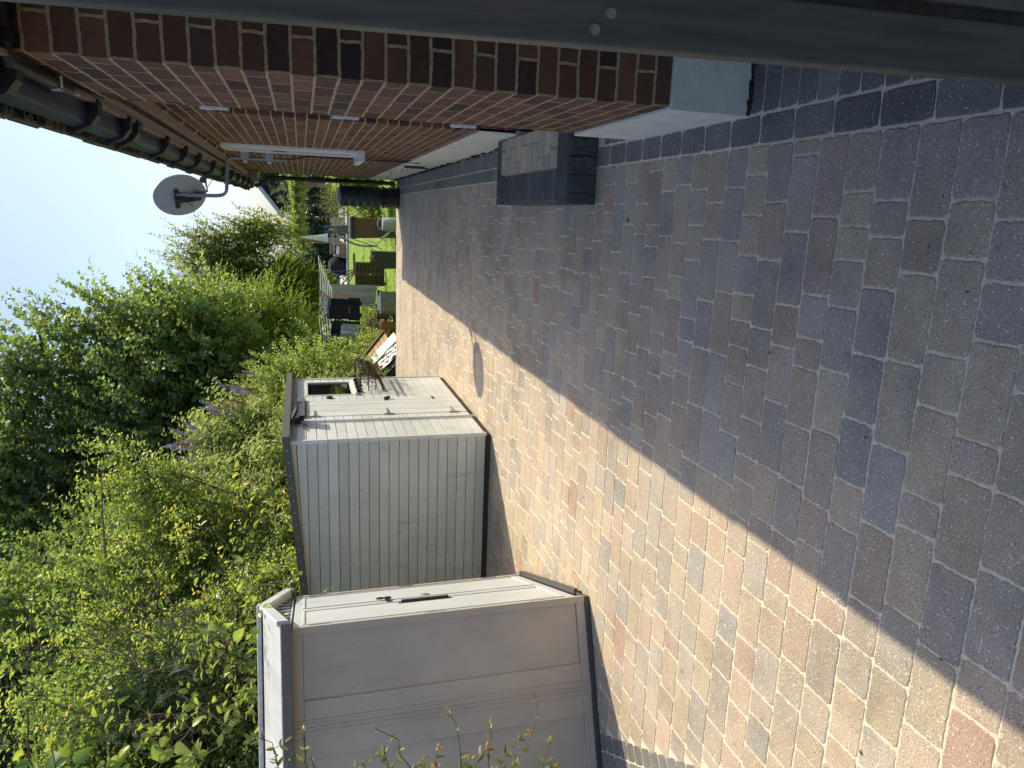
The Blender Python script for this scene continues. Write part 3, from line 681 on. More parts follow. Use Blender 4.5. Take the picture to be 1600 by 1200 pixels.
for lo, hi in (((WN[0] - .01, WN[2] - .02), (WN[0] + fw, WN[3] + .02)), ((WN[1] - fw, WN[2] - .02), (WN[1] + .01, WN[3] + .02)), ((WN[0] + fw, WN[3] - .01), (WN[1] - fw, WN[3] + .02)), ((WN[0] + fw, WN[2] - .02), (WN[1] - fw, WN[2] + .008))):
    wf.box((SX - .03, lo[0], lo[1]), (SX + .006, hi[0], hi[1]), .9)
wins = wf.build('window', M['shed'], shed, bevel=.002)
q = MB(); q.box((SX - .012, WN[0] + fw, WN[2] + .03), (SX - .008, WN[1] - fw, WN[3] - .01)); q.build('pane', M['clear'], wins)
q = MB(); q.box((SX + .0, WN[0] - .03, WN[2] - .045), (SX + .032, WN[1] + .03, WN[2] - .022), .4); q.build('sill', M['shedlit'], wins, bevel=.002)
q = MB(); q.box((SX - .45, WN[0] - .1, .3), (SX - .44, WN[1] + .1, 1.7)); q.build('dark_backing', M['slate'], shed)  # dark sheet added behind the pane, standing for the unlit shed interior
q = MB(); q.box((SX - .12, 8.30, .9), (SX - .03, 8.36, 1.47)); q.box((SX - .15, 8.28, .9), (SX - .12, 8.48, 1.45)); tag(q.build('storage_crate', M['wetblue'], None), 'blue plastic item standing inside the shed behind its window pane', 'crate')
q = MB(); q.lathe((SX, 7.80, 1.40), [(.0, .022), (.03, .02), (.036, .008), (.037, 0)], 16, axis=(1, 0, 0)); q.build('vent_cap', M['iron'], shed, smooth=True)
q = MB(); q.tube([(SX + .013, 6.868, .02), (SX + .013, 6.868, 1.70)], .0105, 10); q.build('conduit', M['shedlit'], shed, smooth=True)
# security light
sl_ = thing('security_light', (SX, 6.88, 1.72), 'small black floodlight with sensor fixed under the shed eaves', 'light')
q = MB(); q.obox((SX + .09, 6.86, 1.755), Vector((.9, 0, -.44)).normalized(), (0, 1, 0), Vector((.44, 0, .9)).normalized(), (-.075, -.09, -.012), (.075, .09, .012)); q.box((SX + .003, 6.83, 1.70), (SX + .05, 6.89, 1.755)); q.build('lamp_head', M['black'], sl_, bevel=.004)
q = MB(); q.obox((SX + .087, 6.86, 1.742), Vector((.9, 0, -.44)).normalized(), (0, 1, 0), Vector((.44, 0, .9)).normalized(), (-.062, -.078, -.004), (.062, .078, .0)); q.build('lens', M['galv'], sl_)
q = MB(); q.lathe((SX + .055, 6.845, 1.69), [(0, -.03), (.022, -.022), (.028, 0), (.022, .022), (0, .03)], 14); q.tube([(SX + .03, 6.80, 1.70), (SX + .03, 6.72, 1.66), (SX + .02, 6.66, 1.68), (SX + .012, 6.60, 1.64)], .005, 6); q.build('sensor', M['black'], sl_, smooth=True)
# wall basket
hb = thing('wall_basket', (SX, 8.4, .95), 'rusty iron hayrack basket of dead plants hung below the shed window', 'wall basket')
q = MB(); y0, y1, zt, zb = 8.02, 8.84, 1.06, .80; dep = .22
q.tube([(SX + .012, y0, zt), (SX + dep, y0, zt - .0), (SX + dep, y1, zt), (SX + .012, y1, zt)], .009, 6); q.tube([(SX + .012, y0, zt), (SX + .012, y1, zt)], .008, 6); q.tube([(SX + .012, y0, zb), (SX + .012, y1, zb)], .008, 6)
for i in range(9):
    y = y0 + (y1 - y0) * i / 8
    q.tube(bez((SX + dep, y, zt), (SX + dep + .01, y, zt - .13), (SX + dep * .6, y, zb), (SX + .012, y, zb), 8), .0065, 6)
for a, zz in ((.95, zt - .09), (.72, zt - .17)): q.tube([(SX + .012, y0, zz), (SX + dep * a, y0, zz), (SX + dep * a, y1, zz), (SX + .012, y1, zz)], .0055, 6)
for i in range(5): q.lathe((SX + .018, y0 + .03 + i * .18, zt + .012), [(0, .03), (.018, .02), (.02, -.012), (0, -.02)], 8)
q.build('iron_frame', M['iron'], hb, smooth=True)
q = MB()
for i in range(330):
    y = rnd.uniform(y0 + .03, y1 - .02); t = rnd.random(); x = SX + .02 + t * dep * .9; z = zb + .02 + rnd.random() * .2 * (1 - t * .5) + (.05 if t < .5 else 0)
    dv = Vector((rnd.gauss(0, 1) + .5, rnd.gauss(0, 1), rnd.gauss(0, 1) - .5)).normalized() * rnd.uniform(.02, .07); wv = dv.cross(Vector((rnd.random(), rnd.random(), rnd.random()))).normalized() * .007
    o_ = Vector((x, y, z)); q.add([o_, o_ + dv * .5 + wv, o_ + dv, o_ + dv * .5 - wv], [(0, 1, 2, 3)])
q.build('dead_plants', M['deadleaf'], hb)

# ------------------------------------------------------------------ resin storage shed (turned a little to the drive)
P0 = Vector((-2.274, 3.783, 0)); U = Vector((-.3702, .9289, 0)); V = Vector((-.9289, -.3702, 0)); Z = Vector((0, 0, 1))
BW, BD, BH = 1.395, 1.80, 1.775
rs = thing('resin_storage_shed', P0, 'beige resin garden store with sunlit double doors and gable roof, nearest the camera', 'garden store')
def rb(mb, lo, hi, tint=.5): return mb.obox(P0, U, V, Z, lo, hi, tint)
q = MB(); rb(q, (.02, .015, .03), (BW - .02, BD, BH - .01)); q.build('carcass', M['boxdark'], rs)
q = MB()                                    # near side: corner posts, rails, recessed panels and middle rib
t0, t1 = -.004, .03
for (a, b2) in ((0, .024), (.475, .56), (.99, 1.075), (1.50, 1.585), (BD - .05, BD)): rb(q, (t0, a, .03), (t1, b2, BH - .015))
for (a, b2) in ((.024, .475), (.56, .99), (1.075, 1.50)):
    rb(q, (t0 + .004, a, .03), (t1, b2, .085)); rb(q, (t0 + .004, a, 1.70), (t1, b2, BH - .015))
    rb(q, (.0125, a + (.06 if a > .5 else 0) , .086), (t1, b2 - (.10 if a < .5 else 0), 1.699))
    if a < .5: rb(q, (t0 + .004, b2 - .10, .086), (t1, b2, 1.699))
    else: rb(q, (t0 + .004, a, .086), (t1, a + .115, 1.699))
for (a, b2) in ((.49, .502), (.512, .522), (.534, .546)): rb(q, (t0 - .006, a, .03), (t0, b2, BH - .015))
q.build('side_panel', M['box'], rs, bevel=.005)
q = MB(); rb(q, (BW - .03, 0, .03), (BW + .004, BD, BH - .015)); rb(q, (0, BD - .03, .03), (BW, BD + .004, BH - .015)); q.build('far_panel', M['box'], rs, bevel=.004)
q = MB(); rb(q, (-.012, -.016, 0), (BW + .012, BD + .01, .032)); q.build('base', M['boxdark'], rs, bevel=.004)
q = MB(); rb(q, (.12, -.05, .022), (BW - .06, -.012, .052)); rb(q, (BW - .045, -.045, .022), (BW - .005, -.012, .05)); rb(q, (.02, -.03, .03), (.10, -.012, .05)); q.build('threshold', M['boxdark'], rs, bevel=.008)
for u0, u1 in ((-.006, .046), (BW - .028, BW + .006)):
    q = MB(); rb(q, (u0, -.02, .03), (u0 + .034, .016, BH - .02))
    if u1 < .5: rb(q, (u0 + .034, -.012, .04), (u1, .016, BH - .03))
    q.build('door_post', M['box'], rs, bevel=.006)
mid = .70
for (a, b2) in ((.05, mid - .003), (mid + .003, BW - .03)):
    q = MB(); rb(q, (a, -.010, .055), (b2, .014, BH - .025))
    dm = q.build('door', M['boxdoor'], rs, bevel=.004)
    q = MB(); e0, e1 = a + .055, b2 - .055       # raised bead of the panel
    for lo, hi in (((e0, 1.685), (e1, 1.70)), ((e0, .125), (e1, .14)), ((e0, .14), (e0 + .012, 1.685)), ((e1 - .012, .14), (e1, 1.685))): rb(q, (lo[0], -.016, lo[1]), (hi[0], -.0095, hi[1]))
    q.build('panel_bead', M['boxdoor'], dm, bevel=.002)
    for z in (1.60, .95, .31):
        ha = a - .012 if a < .5 else b2 + .012
        q = MB(); rb(q, (ha - .012, -.022, z - .06), (ha + .012, -.0105, z + .06))
        if z == .95: rb(q, (ha - .003 if a < .5 else ha - .05, -.018, z - .012), (ha + .05 if a < .5 else ha + .003, -.0115, z + .012))
        q.build('hinge', M['galv'], dm, bevel=.002)
    if a < .5:
        q = MB(); rb(q, (mid - .13, -.03, .77), (mid - .105, -.0105, 1.08)); rb(q, (mid - .14, -.013, .75), (mid - .095, -.0095, 1.10)); q.build('handle', M['slate'], dm, bevel=.006)
    else:
        q = MB(); c = P0 + U * (mid + .10) - V * .0105 + Z * .89
        q.lathe(c, [(0, .014), (.018, .014), (.03, .008), (.036, 0)], 20, axis=-V); q.build('lock', M['grey'], dm, smooth=True)
        q = MB(); c = P0 + U * (mid + .08) - V * .016 + Z * 1.15; rb(q, (mid - .02, -.016, 1.13), (mid + .10, -.0105, 1.165))
        q.tube([c + U * (.022 * math.cos(a_)) + Z * (.022 * math.sin(a_)) - V * .01 for a_ in [i * .7 for i in range(10)]], .006, 6); q.tube([c + Z * .05 + U * (.022 * math.cos(a_)) + Z * (.022 * math.sin(a_)) - V * .01 for a_ in [i * .7 for i in range(10)]], .006, 6)
        q.build('hasp', M['iron'], dm)
def gz(u): return BH + .05 + (.125 * (1 - abs(u - BW / 2) / (BW / 2)))
q = MB()                                     # gable ends with little louvre slots
q.add([P0 + U * a + V * v + Z * z for v in (-.008, .03) for a, z in ((0, BH - .012), (BW, BH - .012), (BW, gz(BW) - .02), (BW / 2, gz(BW / 2) - .02), (0, gz(0) - .02))], [(4, 3, 2, 1, 0), (5, 6, 7, 8, 9)] + [(i, (i + 1) % 5, 5 + (i + 1) % 5, 5 + i) for i in range(5)])
gb = q.build('gable', M['boxdoor'], rs)
q = MB()
for i in range(9):
    u = .12 + i * .145; hh = gz(u) - BH - .05
    rb(q, (u, -.014, BH + .0), (u + .018, -.0085, BH + .012 + hh)); rb(q, (u + .03, -.012, BH + .002), (u + .10, -.0085, BH + .01))
q.build('louvre', M['boxdark'], gb)
ro = []
for sgn in (0, 1):
    q = MB(); ue = -.07 if sgn == 0 else BW + .07; um = BW / 2
    nrib = 20
    for k in range(nrib):
        v0 = -.05 + (BD + .1) * k / nrib; v1 = -.05 + (BD + .1) * (k + 1) / nrib - .003
        sl2 = .125 / (BW / 2); ze = gz(0) - .07 * sl2
        vs = [P0 + U * a + V * v + Z * z for (a, z) in ((ue, ze), (um, gz(um)), (um, gz(um) - .03), (ue, ze - .03)) for v in (v0, v1)]
        q.add(vs, [(0, 1, 3, 2), (2, 3, 5, 4), (4, 5, 7, 6), (6, 7, 1, 0), (0, 2, 4, 6), (1, 7, 5, 3)], rnd.random())
    rr = q.build('roof_panel', M['boxroof'], rs)
    q = MB(); aa = (ue - .009, ue + .009)
    rb(q, (min(aa), -.055, ze - .055), (max(aa), BD + .05, ze - .004)); q.build('eave_trim', M['boxtrim'], rr, bevel=.003)
    q = MB(); vs = [P0 + U * a + V * v + Z * z for v in (-.075, -.05) for (a, z) in ((ue, ze + .018), (um, gz(um) + .02), (um, gz(um) - .045), (ue, ze - .045))]
    q.add(vs, [(0, 1, 2, 3), (7, 6, 5, 4), (0, 4, 5, 1), (1, 5, 6, 2), (2, 6, 7, 3), (3, 7, 4, 0)]); q.build('bargeboard', M['boxdoor'], rr, bevel=.003)
q = MB(); rb(q, (BW / 2 - .05, -.078, gz(BW / 2) + .0), (BW / 2 + .05, BD + .05, gz(BW / 2) + .028)); q.build('ridge', M['boxroof'], rs, bevel=.008)

# ------------------------------------------------------------------ things at the end of the drive and in the garden
GZ = -.5
wb = thing('water_butt', (.24, 13.12, 0), 'dark green ribbed water butt on a black stand under the downpipe', 'water butt')
q = MB(); q.lathe((.24, 13.12, 0), [(.185, 0), (.185, .03), (.165, .04), (.165, .24), (.185, .25), (.185, .285), (0, .285)], 8); q.build('stand', M['black'], wb, bevel=.006)
q = MB(); pf = [(.15, .286), (.158, .30)]
for k in range(5):
    z = .31 + k * .13; pf += [(.158, z), (.168, z + .02), (.172, z + .06), (.168, z + .10), (.160, z + .112)]
pf += [(.165, .955), (.172, .965), (.172, .98)]
q.lathe((.24, 13.12, 0), pf, 32); q.build('barrel', M['buttgreen'], wb, smooth=True)
q = MB(); q.lathe((.24, 13.12, 0), [(.178, .972), (.178, .992), (.16, 1.0), (.10, 1.035), (.04, 1.05), (0, 1.052)], 32); q.build('lid', M['buttgreen'], wb, smooth=True)
q = MB(); q.tube([(.24, 12.96, .37), (.24, 12.90, .37), (.24, 12.88, .35)], .014, 8); q.box((.225, 12.90, .38), (.255, 12.91, .40)); q.build('tap', M['black'], wb)

bn = thing('wheelie_bin', (-.38, 17.6, GZ), 'brown wheelie bin with dark lid standing on the lawn past the drive', 'bin')
q = MB(); c0, c1 = .205, .235
vs = [(-.38 + sx * a, 17.6 + sy * a * 1.15, z) for (a, z) in ((c0, GZ + .05), (c1, GZ + .98)) for sx, sy in ((-1, -1), (1, -1), (1, 1), (-1, 1))]
q.add(vs, [(3, 2, 1, 0), (4, 5, 6, 7), (0, 1, 5, 4), (1, 2, 6, 5), (2, 3, 7, 6), (3, 0, 4, 7)]); q.box((-.63, 17.31, GZ + .93), (-.13, 17.88, GZ + .985)); q.build('body', M['bin'], bn, bevel=.015)
q = MB(); q.tube([(-.50, 17.348, GZ + .08), (-.50, 17.34, GZ + .38), (-.46, 17.338, GZ + .44), (-.30, 17.338, GZ + .44), (-.26, 17.34, GZ + .38), (-.26, 17.348, GZ + .08)], .008, 5); q.build('panel_rib', M['bin'], bn)
q = MB(); q.box((-.635, 17.30, GZ + .99), (-.125, 17.90, GZ + 1.045)); q.box((-.61, 17.33, GZ + 1.045), (-.15, 17.86, GZ + 1.07)); q.tube([(-.6, 17.93, GZ + 1.0), (-.16, 17.93, GZ + 1.0)], .018, 8); q.build('lid', M['slate'], bn, bevel=.012)
for x in (-.57, -.19):
    q = MB(); q.lathe((x, 17.85, GZ + .1), [(0, -.025), (.10, -.025), (.10, .025), (0, .025)], 20, axis=(1, 0, 0)); q.build('wheel', M['black'], bn)

ex = thing('lounger_frame', (-.42, 18.8, GZ), 'grey folded metal lounger frame with blue foam grips behind the brown bin', 'garden frame')  # metal frame of a folded lounger
q = MB(); Yg = 18.6
def gp_(p, Y=Yg): return atY(p, Y)
q.tube([gp_((596, 330)), gp_((560, 334)), gp_((552, 338))], .014, 8)
q.tube(bez(gp_((527, 367)), gp_((545, 375)), gp_((552, 388)), gp_((590, 384)), 10), .026, 8)
q.tube([gp_((540, 345)), gp_((530, 354)), gp_((521, 356)), gp_((521, 378)), gp_((522, 392))], .012, 8)
q.tube([gp_((524, 352)), gp_((528, 378))], .012, 8)
q.tube([gp_(p) for p in ((516, 334), (515, 342), (517, 348), (523, 349), (525, 342), (523, 335), (517, 333))], .010, 6); q.tube([gp_((519, 334)), gp_((520, 349))], .008, 6)
q.tube([gp_((552, 374)), gp_((590, 386)), gp_((598, 391))], .013, 6); q.tube([gp_((575, 376)), gp_((592, 382))], .010, 6); q.tube([gp_((590, 380)), gp_((600, 372)), gp_((612, 366))], .013, 6)
q.tube([gp_((543, 352)), gp_((620, 352), 18.7)], .018, 6); q.tube([gp_((543, 366)), gp_((625, 366), 18.7)], .018, 6)
q.build('frame', M['galv'], ex, smooth=True)
for a, b2 in (((506, 355), (520, 354)), ((507, 363), (519, 362))):
    q = MB(); q.tube([gp_(a), gp_(b2)], .034, 10); q.build('grip', M['bluegrip'], ex, smooth=True)
for a, b2 in (((520, 354), (545, 353)), ((519, 362), (545, 364))):
    q = MB(); q.tube([gp_(a), gp_(b2)], .030, 10); q.build('sleeve', M['grey'], ex, smooth=True)
q = MB(); a = gp_((522, 353)); c = gp_((544, 364)); q.box((c.x, Yg + .03, c.z), (a.x, Yg + .05, a.z)); q.build('back_panel', M['grey'], ex)

wc = thing('watering_can', (-.27, 16.6, GZ), 'grey round watering can with hoop handle in front of the brown bin', 'watering can')
q = MB(); q.lathe((-.27, 16.6, GZ), [(0, .16), (.15, .16), (.155, .2), (.14, .40), (.125, .42), (0, .42)], 20); q.tube([(-.40, 16.55, GZ + .25), (-.52, 16.5, GZ + .36), (-.58, 16.48, GZ + .48)], [.03, .022, .018], 8); q.box((-.42, 16.45, GZ), (-.12, 16.75, GZ + .16)); q.build('body', M['dishback'], wc, smooth=True)
q = MB(); q.tube([(-.27 + .13 * math.cos(a), 16.6, GZ + .40 + .13 * math.sin(a)) for a in [math.pi * i / 10 for i in range(11)]], .011, 6); q.build('handle', M['galv'], wc, smooth=True)

pl = thing('black_planter', (-.98, 15.6, GZ), 'square black planter of wilted stems just past the paving edge', 'planter')
q = MB(); vs = [(-.98 + sx * a, 15.6 + sy * a, z) for (a, z) in ((.165, GZ), (.178, GZ + .70), (.16, GZ + .70), (.155, GZ + .64)) for sx, sy in ((-1, -1), (1, -1), (1, 1), (-1, 1))]
q.add(vs, [(3, 2, 1, 0)] + [(4 * k + i, 4 * k + (i + 1) % 4, 4 * k + 4 + (i + 1) % 4, 4 * k + 4 + i) for k in range(3) for i in range(4)] + [(12, 13, 14, 15)]); q.build('pot', M['slate'], pl, bevel=.006)
q = MB()
for i in range(90):
    x, y = rnd.uniform(-.15, .15), rnd.uniform(-.15, .15); a = Vector((-.98 + x, 15.6 + y, GZ + .64)); q.tube([a, a + Vector((rnd.gauss(0, .03), rnd.gauss(0, .03), .05)), a + Vector((rnd.gauss(0, .06), rnd.gauss(0, .06), .10 + rnd.random() * .06))], [.006, .009, .003], 4)
q.build('wilted_plant', M['bark'], pl)

sp = thing('slatted_panel', (-1.63, 19.9, GZ), 'brown wooden panel with two columns of slats standing on the lawn', 'panel')
X0, X1 = -1.95, -1.32
q = MB(); xm = (X0 + X1) / 2
for a, b2 in ((X0, X0 + .05), (xm - .045, xm + .045), (X1 - .05, X1)): q.box((a, 19.86, GZ + .03), (b2, 19.92, GZ + .80), rnd.random())
for a, b2 in ((.03, .09), (.74, .80)):
    q.box((X0 + .05, 19.865, GZ + a), (xm - .045, 19.915, GZ + b2), .5); q.box((xm + .045, 19.865, GZ + a), (X1 - .05, 19.915, GZ + b2), .5)
q.build('frame', M['brownwood'], sp)
q = MB()
for k in range(9):
    z = GZ + .11 + k * .07
    for a, b2 in ((X0 + .05, xm - .045), (xm + .045, X1 - .05)): q.obox((0, 19.89, z), (1, 0, 0), (0, .9, .3), (0, -.3, .9), (a, -.02, 0), (b2, .02, .045), rnd.random())
q.box((X0 + .05, 19.925, GZ + .05), (X1 - .05, 19.935, GZ + .78), .1)
q.build('slats', M['brownwood'], sp)
q = MB(); q.lathe((xm, 19.855, GZ + .40), [(0, .02), (.02, .016), (.024, 0)], 12, axis=(0, -1, 0)); q.build('knob', M['upvc'], sp)
q = MB(); q.box((X0 + .02, 19.9, GZ), (X0 + .08, 20.3, GZ + .03)); q.box((X1 - .08, 19.9, GZ), (X1 - .02, 20.3, GZ + .03)); q.box((X0 + .25, 20.3, GZ + .76), (X1 + .2, 20.34, GZ + .82)); q.build('support', M['oak'], sp)

def crate(name, x0, x1, y, z1, mat, label, cat):
    t = thing(name, ((x0 + x1) / 2, y, GZ), label, cat)
    return t
pt = thing('stone_trough', (-1.93, 16.0, GZ), 'pale grey stone trough tilted beside a terracotta pot past the paving', 'trough')
q = MB(); O = Vector((-1.93, 16.0, GZ + .02)); ax = Vector((.95, .3, 0)).normalized(); ay = Vector((-.3, .95, 0)).normalized()
q.obox(O, ax, ay, Z, (-.22, -.15, 0), (.22, -.12, .52)); q.obox(O, ax, ay, Z, (-.22, .12, 0), (.22, .15, .52)); q.obox(O, ax, ay, Z, (-.22, -.12, 0), (-.19, .12, .52)); q.obox(O, ax, ay, Z, (.19, -.12, 0), (.22, .12, .52)); q.obox(O, ax, ay, Z, (-.19, -.12, .0), (.19, .12, .44)); q.build('trough', M['stone'], pt, bevel=.006)
q = MB(); q.obox(O, ax, (Vector((0, .5, .85))).normalized(), Vector((0, -.85, .5)).normalized(), (-.17, .34, .22), (.15, .52, .24)); q.obox(O, ax, (Vector((0, .5, .85))).normalized(), Vector((0, -.85, .5)).normalized(), (-.14, .36, .241), (.12, .50, .243)); q.build('slab', M['galv'], pt, bevel=.003)
tp = thing('terracotta_pot', (-2.45, 15.9, GZ), 'terracotta pot with a rolled rim next to the stone trough', 'plant pot')
q = MB(); q.lathe((-2.45, 15.9, GZ), [(.11, 0), (.15, .46), (.175, .46), (.175, .54), (.15, .54), (.145, .50), (0, .50)], 24); q.build('pot', M['terracotta'], tp, smooth=True)
q = MB(); q.lathe((-2.45, 15.9, GZ), [(0, .56), (.1, .55), (.145, .501)], 14); q.build('soil', M['soil'], tp)
for i, (x, y, z, lab) in enumerate(((-2.46, 17.2, .42, 'black plastic pot standing behind the terracotta pot'), (-2.0, 17.4, .40, 'dark blue plastic tub behind the stone trough'))):
    t = thing('plastic_tub', (x, y, GZ), lab, 'tub'); q = MB(); q.lathe((x, y, GZ), [(.13, 0), (.19, z), (.21, z), (.21, z + .04), (.19, z + .04), (.17, z - .03), (0, z - .03)], 20); q.build('tub', M['slate'] if i == 0 else M['navy'], t, smooth=True)
    q = MB(); q.tube([(x - .2, y, z + GZ), (x - .2, y - .06, z + GZ + .1), (x - .1, y - .12, z + GZ + .14)], .008, 5); q.build('handle', M['galv'], t)

# pallet and boards leaning behind the far shed corner
pa = thing('decking_panel', (-2.95, 15.2, GZ), 'orange ridged decking panel leaning diagonally beyond the shed', 'decking panel')
A, B = Vector((-2.36, 15.0, .06)), Vector((-3.72, 15.5, 1.02)); e1 = (B - A).normalized(); e2 = Vector((.15, -.55, -.35)); e2 = (e2 - e1 * e2.dot(e1)).normalized(); e3 = e1.cross(e2)
q = MB()
for k in range(16): q.obox(A + e1 * (k * .105), e1, e2, e3, (0, 0, -.012), (.098, .45, .012), rnd.random())
q.build('boards', M['orangewood'], pa, bevel=.004)
q = MB()
for v in (.04, .38): q.obox(A, e1, e2, e3, (0, v, .012), (1.66, v + .05, .05), .3)
q.build('battens', M['brownwood'], pa)
lb = thing('white_board', (-2.75, 14.6, GZ), 'white plastic board leaning across the end of the orange decking panel', 'board')
q = MB(); A = Vector((-2.38, 14.55, -.06)); B = Vector((-2.98, 14.75, .44)); e1 = (B - A).normalized(); e2 = Vector((-.1, -.8, -.6)); e2 = (e2 - e1 * e2.dot(e1)).normalized(); e3 = e1.cross(e2)
q.obox(A, e1, e2, e3, (-.05, 0, -.012), (.72, .20, .012)); q.build('board', M['upvc'], lb, bevel=.004)
tk = thing('tarpaulin_stack', (-2.85, 14.15, GZ), 'stack of boards under crumpled clear and black sheeting by the shed corner', 'board stack')
q = MB(); A = Vector((-2.52, 14.2, -.12)); B = Vector((-3.3, 14.35, .52)); e1 = (B - A).normalized(); e2 = Vector((-.1, -.75, -.65)); e2 = (e2 - e1 * e2.dot(e1)).normalized(); e3 = e1.cross(e2)
for k in range(3): q.obox(A - Vector((.05, .03, .055)) * k, e1, e2, e3, (-.1, 0, -.02), (.92 + k * .05, .32, .02), .3)
q.build('boards', M['slate'], tk, bevel=.004)
q = MB(); nu, nv = 26, 8; vs = []
for i in range(nu + 1):
    for j in range(nv + 1):
        a = -.08 + 1.02 * i / nu; v = -.02 + .22 * j / nv; hgt = .05 + .014 * math.sin(i * 1.9 + j) + .012 * math.sin(j * 2.3 + i * .7) + rnd.random() * .012
        vs.append(A + e1 * a + e2 * v - e3 * hgt * (1 if e3.y > 0 else -1))
q.add(vs, [(i * (nv + 1) + j, i * (nv + 1) + j + 1, (i + 1) * (nv + 1) + j + 1, (i + 1) * (nv + 1) + j) for i in range(nu) for j in range(nv)]); q.build('clear_sheeting', M['galv'], tk, smooth='all')

# rotary washing line with clothes
RX, RY = -2.17, 17.5
ra = thing('rotary_airer', (RX, RY, GZ), 'metal rotary washing line with four arms standing on the lawn', 'washing line')
q = MB(); q.tube([(RX, RY, GZ), (RX, RY, 1.30)], .021, 10); q.lathe((RX, RY, .78), [(.035, 0), (.04, .05), (.035, .10)], 12); q.build('pole', M['galv'], ra, smooth=True)
tips = []
for k in range(4):
    a = math.radians(22 + 90 * k); t = Vector((RX + 1.18 * math.cos(a), RY + 1.18 * math.sin(a), 1.27)); tips.append(t)
    q = MB(); q.tube([(RX + .03 * math.cos(a), RY + .03 * math.sin(a), .84), t], .011, 8); q.lathe(t, [(0, -.02), (.017, -.015), (.017, .015), (0, .02)], 8); q.tube([(RX, RY, 1.27), Vector((RX, RY, 1.27)).lerp(t, .45) + Vector((0, 0, -.12))], .008, 6); q.build('arm', M['galv'], ra, smooth=True)
q = MB()
for j in range(6):
    f = 1 - j * .12
    for k in range(4):
        a = Vector((RX, RY, .84)).lerp(tips[k], f); b2 = Vector((RX, RY, .84)).lerp(tips[(k + 1) % 4], f); m_ = (a + b2) / 2 - Vector((0, 0, .02)); q.tube([a, m_, b2], .0045, 4)
q.build('lines', M['line'], ra)
def cloth(name, pts, Y, mat, label, cat, wav=.02, nu=14, nv=16, cut=None, seed=0):
    r2 = random.Random(seed); t = MB(); ph = [r2.random() * 6 for _ in range(4)]; vs = []; keep = []
    tl, tr, br_, bl = [atY(p, Y) for p in pts]
    for s_ in (0, 1):
        for j in range(nv + 1):
            for i in range(nu + 1):
                u, v = i / nu, j / nv; p_ = tl.lerp(tr, u).lerp(bl.lerp(br_, u), v)
                off = wav * (math.sin(u * 9 + ph[0] + v * 1.5) * (.35 + .65 * v) + .5 * math.sin(u * 17 + ph[1] - v * 2)); p_ = p_ + Vector((0, off + s_ * .004, .3 * off * (1 - v)))
                vs.append(p_)
    n1 = (nu + 1) * (nv + 1); fs = []
    ok = lambda i, j: (cut is None) or cut((i + .5) / nu, (j + .5) / nv)
    for j in range(nv):
        for i in range(nu):
            if ok(i, j):
                a = j * (nu + 1) + i; fs += [(a, a + 1, a + nu + 2, a + nu + 1), (n1 + a + nu + 1, n1 + a + nu + 2, n1 + a + 1, n1 + a)]
    t.add(vs, fs); o = t.build(name, mat, None, smooth='all', origin=tuple((tl + tr) / 2)); return tag(o, label, cat)
# corners: upper-left, upper-right, lower-right, lower-left as seen upright
cloth('bed_sheet', ((505, 478), (505, 443), (590, 446), (586, 475)), 17.9, M['sheet'], 'pale grey green sheet hanging from the washing line', 'sheet', .03, seed=1)
cloth('pink_garment', ((508, 470), (503, 456), (556, 462), (556, 476)), 17.5, M['pink'], 'pink and white top hung between the sheet and navy T-shirt', 'top', seed=2)
def tee(u, v):                          # hung by its hem: sleeves and neck at the bottom
    if v < .62: return .06 < u < .94
    if v > .93: return (.14 < u < .36) or (.64 < u < .86)
    return True
ts = cloth('navy_shirt', ((513, 500), (513, 464), (565, 466), (565, 501)), 17.0, M['navy'], 'navy T-shirt with small orange print hung upside down on the line', 'T-shirt', seed=3, nu=20, nv=20, cut=tee)
q = MB(); rr = random.Random(4)
for i in range(9):
    a = atY((545.5 + rr.random(), 489 - i * 1.25), 16.93); q.obox(a, (1, 0, 0), (0, 1, 0), (0, 0, 1), (-.006, 0, -.006 - .012 * (i % 3 == 0)), (.006, .004, .012 + .008 * (i % 2)))
pr_ = q.build('print', M['orangeprint'], ts)
cloth('blue_cloth', ((511, 492), (511, 472), (521, 475), (521, 488)), 17.6, M['bluecloth'], 'bright blue garment folded over the line above the navy T-shirt', 'garment', .01, 8, 6, seed=5)
cloth('pale_shirt', ((505, 488), (505, 470), (514, 474), (514, 486)), 17.8, M['canvas'], 'white garment folded over the inner lines of the airer', 'garment', .01, 8, 6, seed=8)
cloth('dark_trousers', ((517, 525), (517, 501), (563, 503), (563, 524)), 17.3, M['navy'], 'dark trousers hanging left of the navy T-shirt', 'trousers', .035, seed=6)
cloth('striped_shirt', ((531, 526), (534, 505), (562, 507), (562, 526)), 17.05, M['blue'], 'blue and white crumpled shirt over the dark trousers', 'shirt', .05, seed=7)

# far terrace: pergola, parasol, rattan chairs
FZ = -.5
dk = MB(); dk.box((-6, 35.5, FZ - .02), (6, 46, FZ + .10)); tag(dk.build('terrace', M['kerb']), kind='structure')
pg = thing('pergola', (0, 39, FZ), 'timber pergola with curved braces covered in yellow green climber', 'pergola')
q = MB(); q.box((-1.75, 38.93, 1.42), (4.5, 39.07, 1.62)); q.box((-1.75, 41.93, 1.42), (4.5, 42.07, 1.62)); q.build('beam', M['oak'], pg)
for x in (-1.62, 1.22, 4.2):
    for y in (39, 42):
        q = MB(); q.box((x - .07, y - .07, FZ + .1), (x + .07, y + .07, 1.42)); q.build('post', M['oak'], pg)
        if y == 39:
            for sg in (-1, 1):
                if x + sg * .6 < -1.75: continue
                q = MB(); q.tube(bez((x + sg * .06, y, .75), (x + sg * .10, y, 1.1), (x + sg * .3, y, 1.38), (x + sg * .62, y, 1.44), 6), .05, 6); q.build('brace', M['oak'], pg)
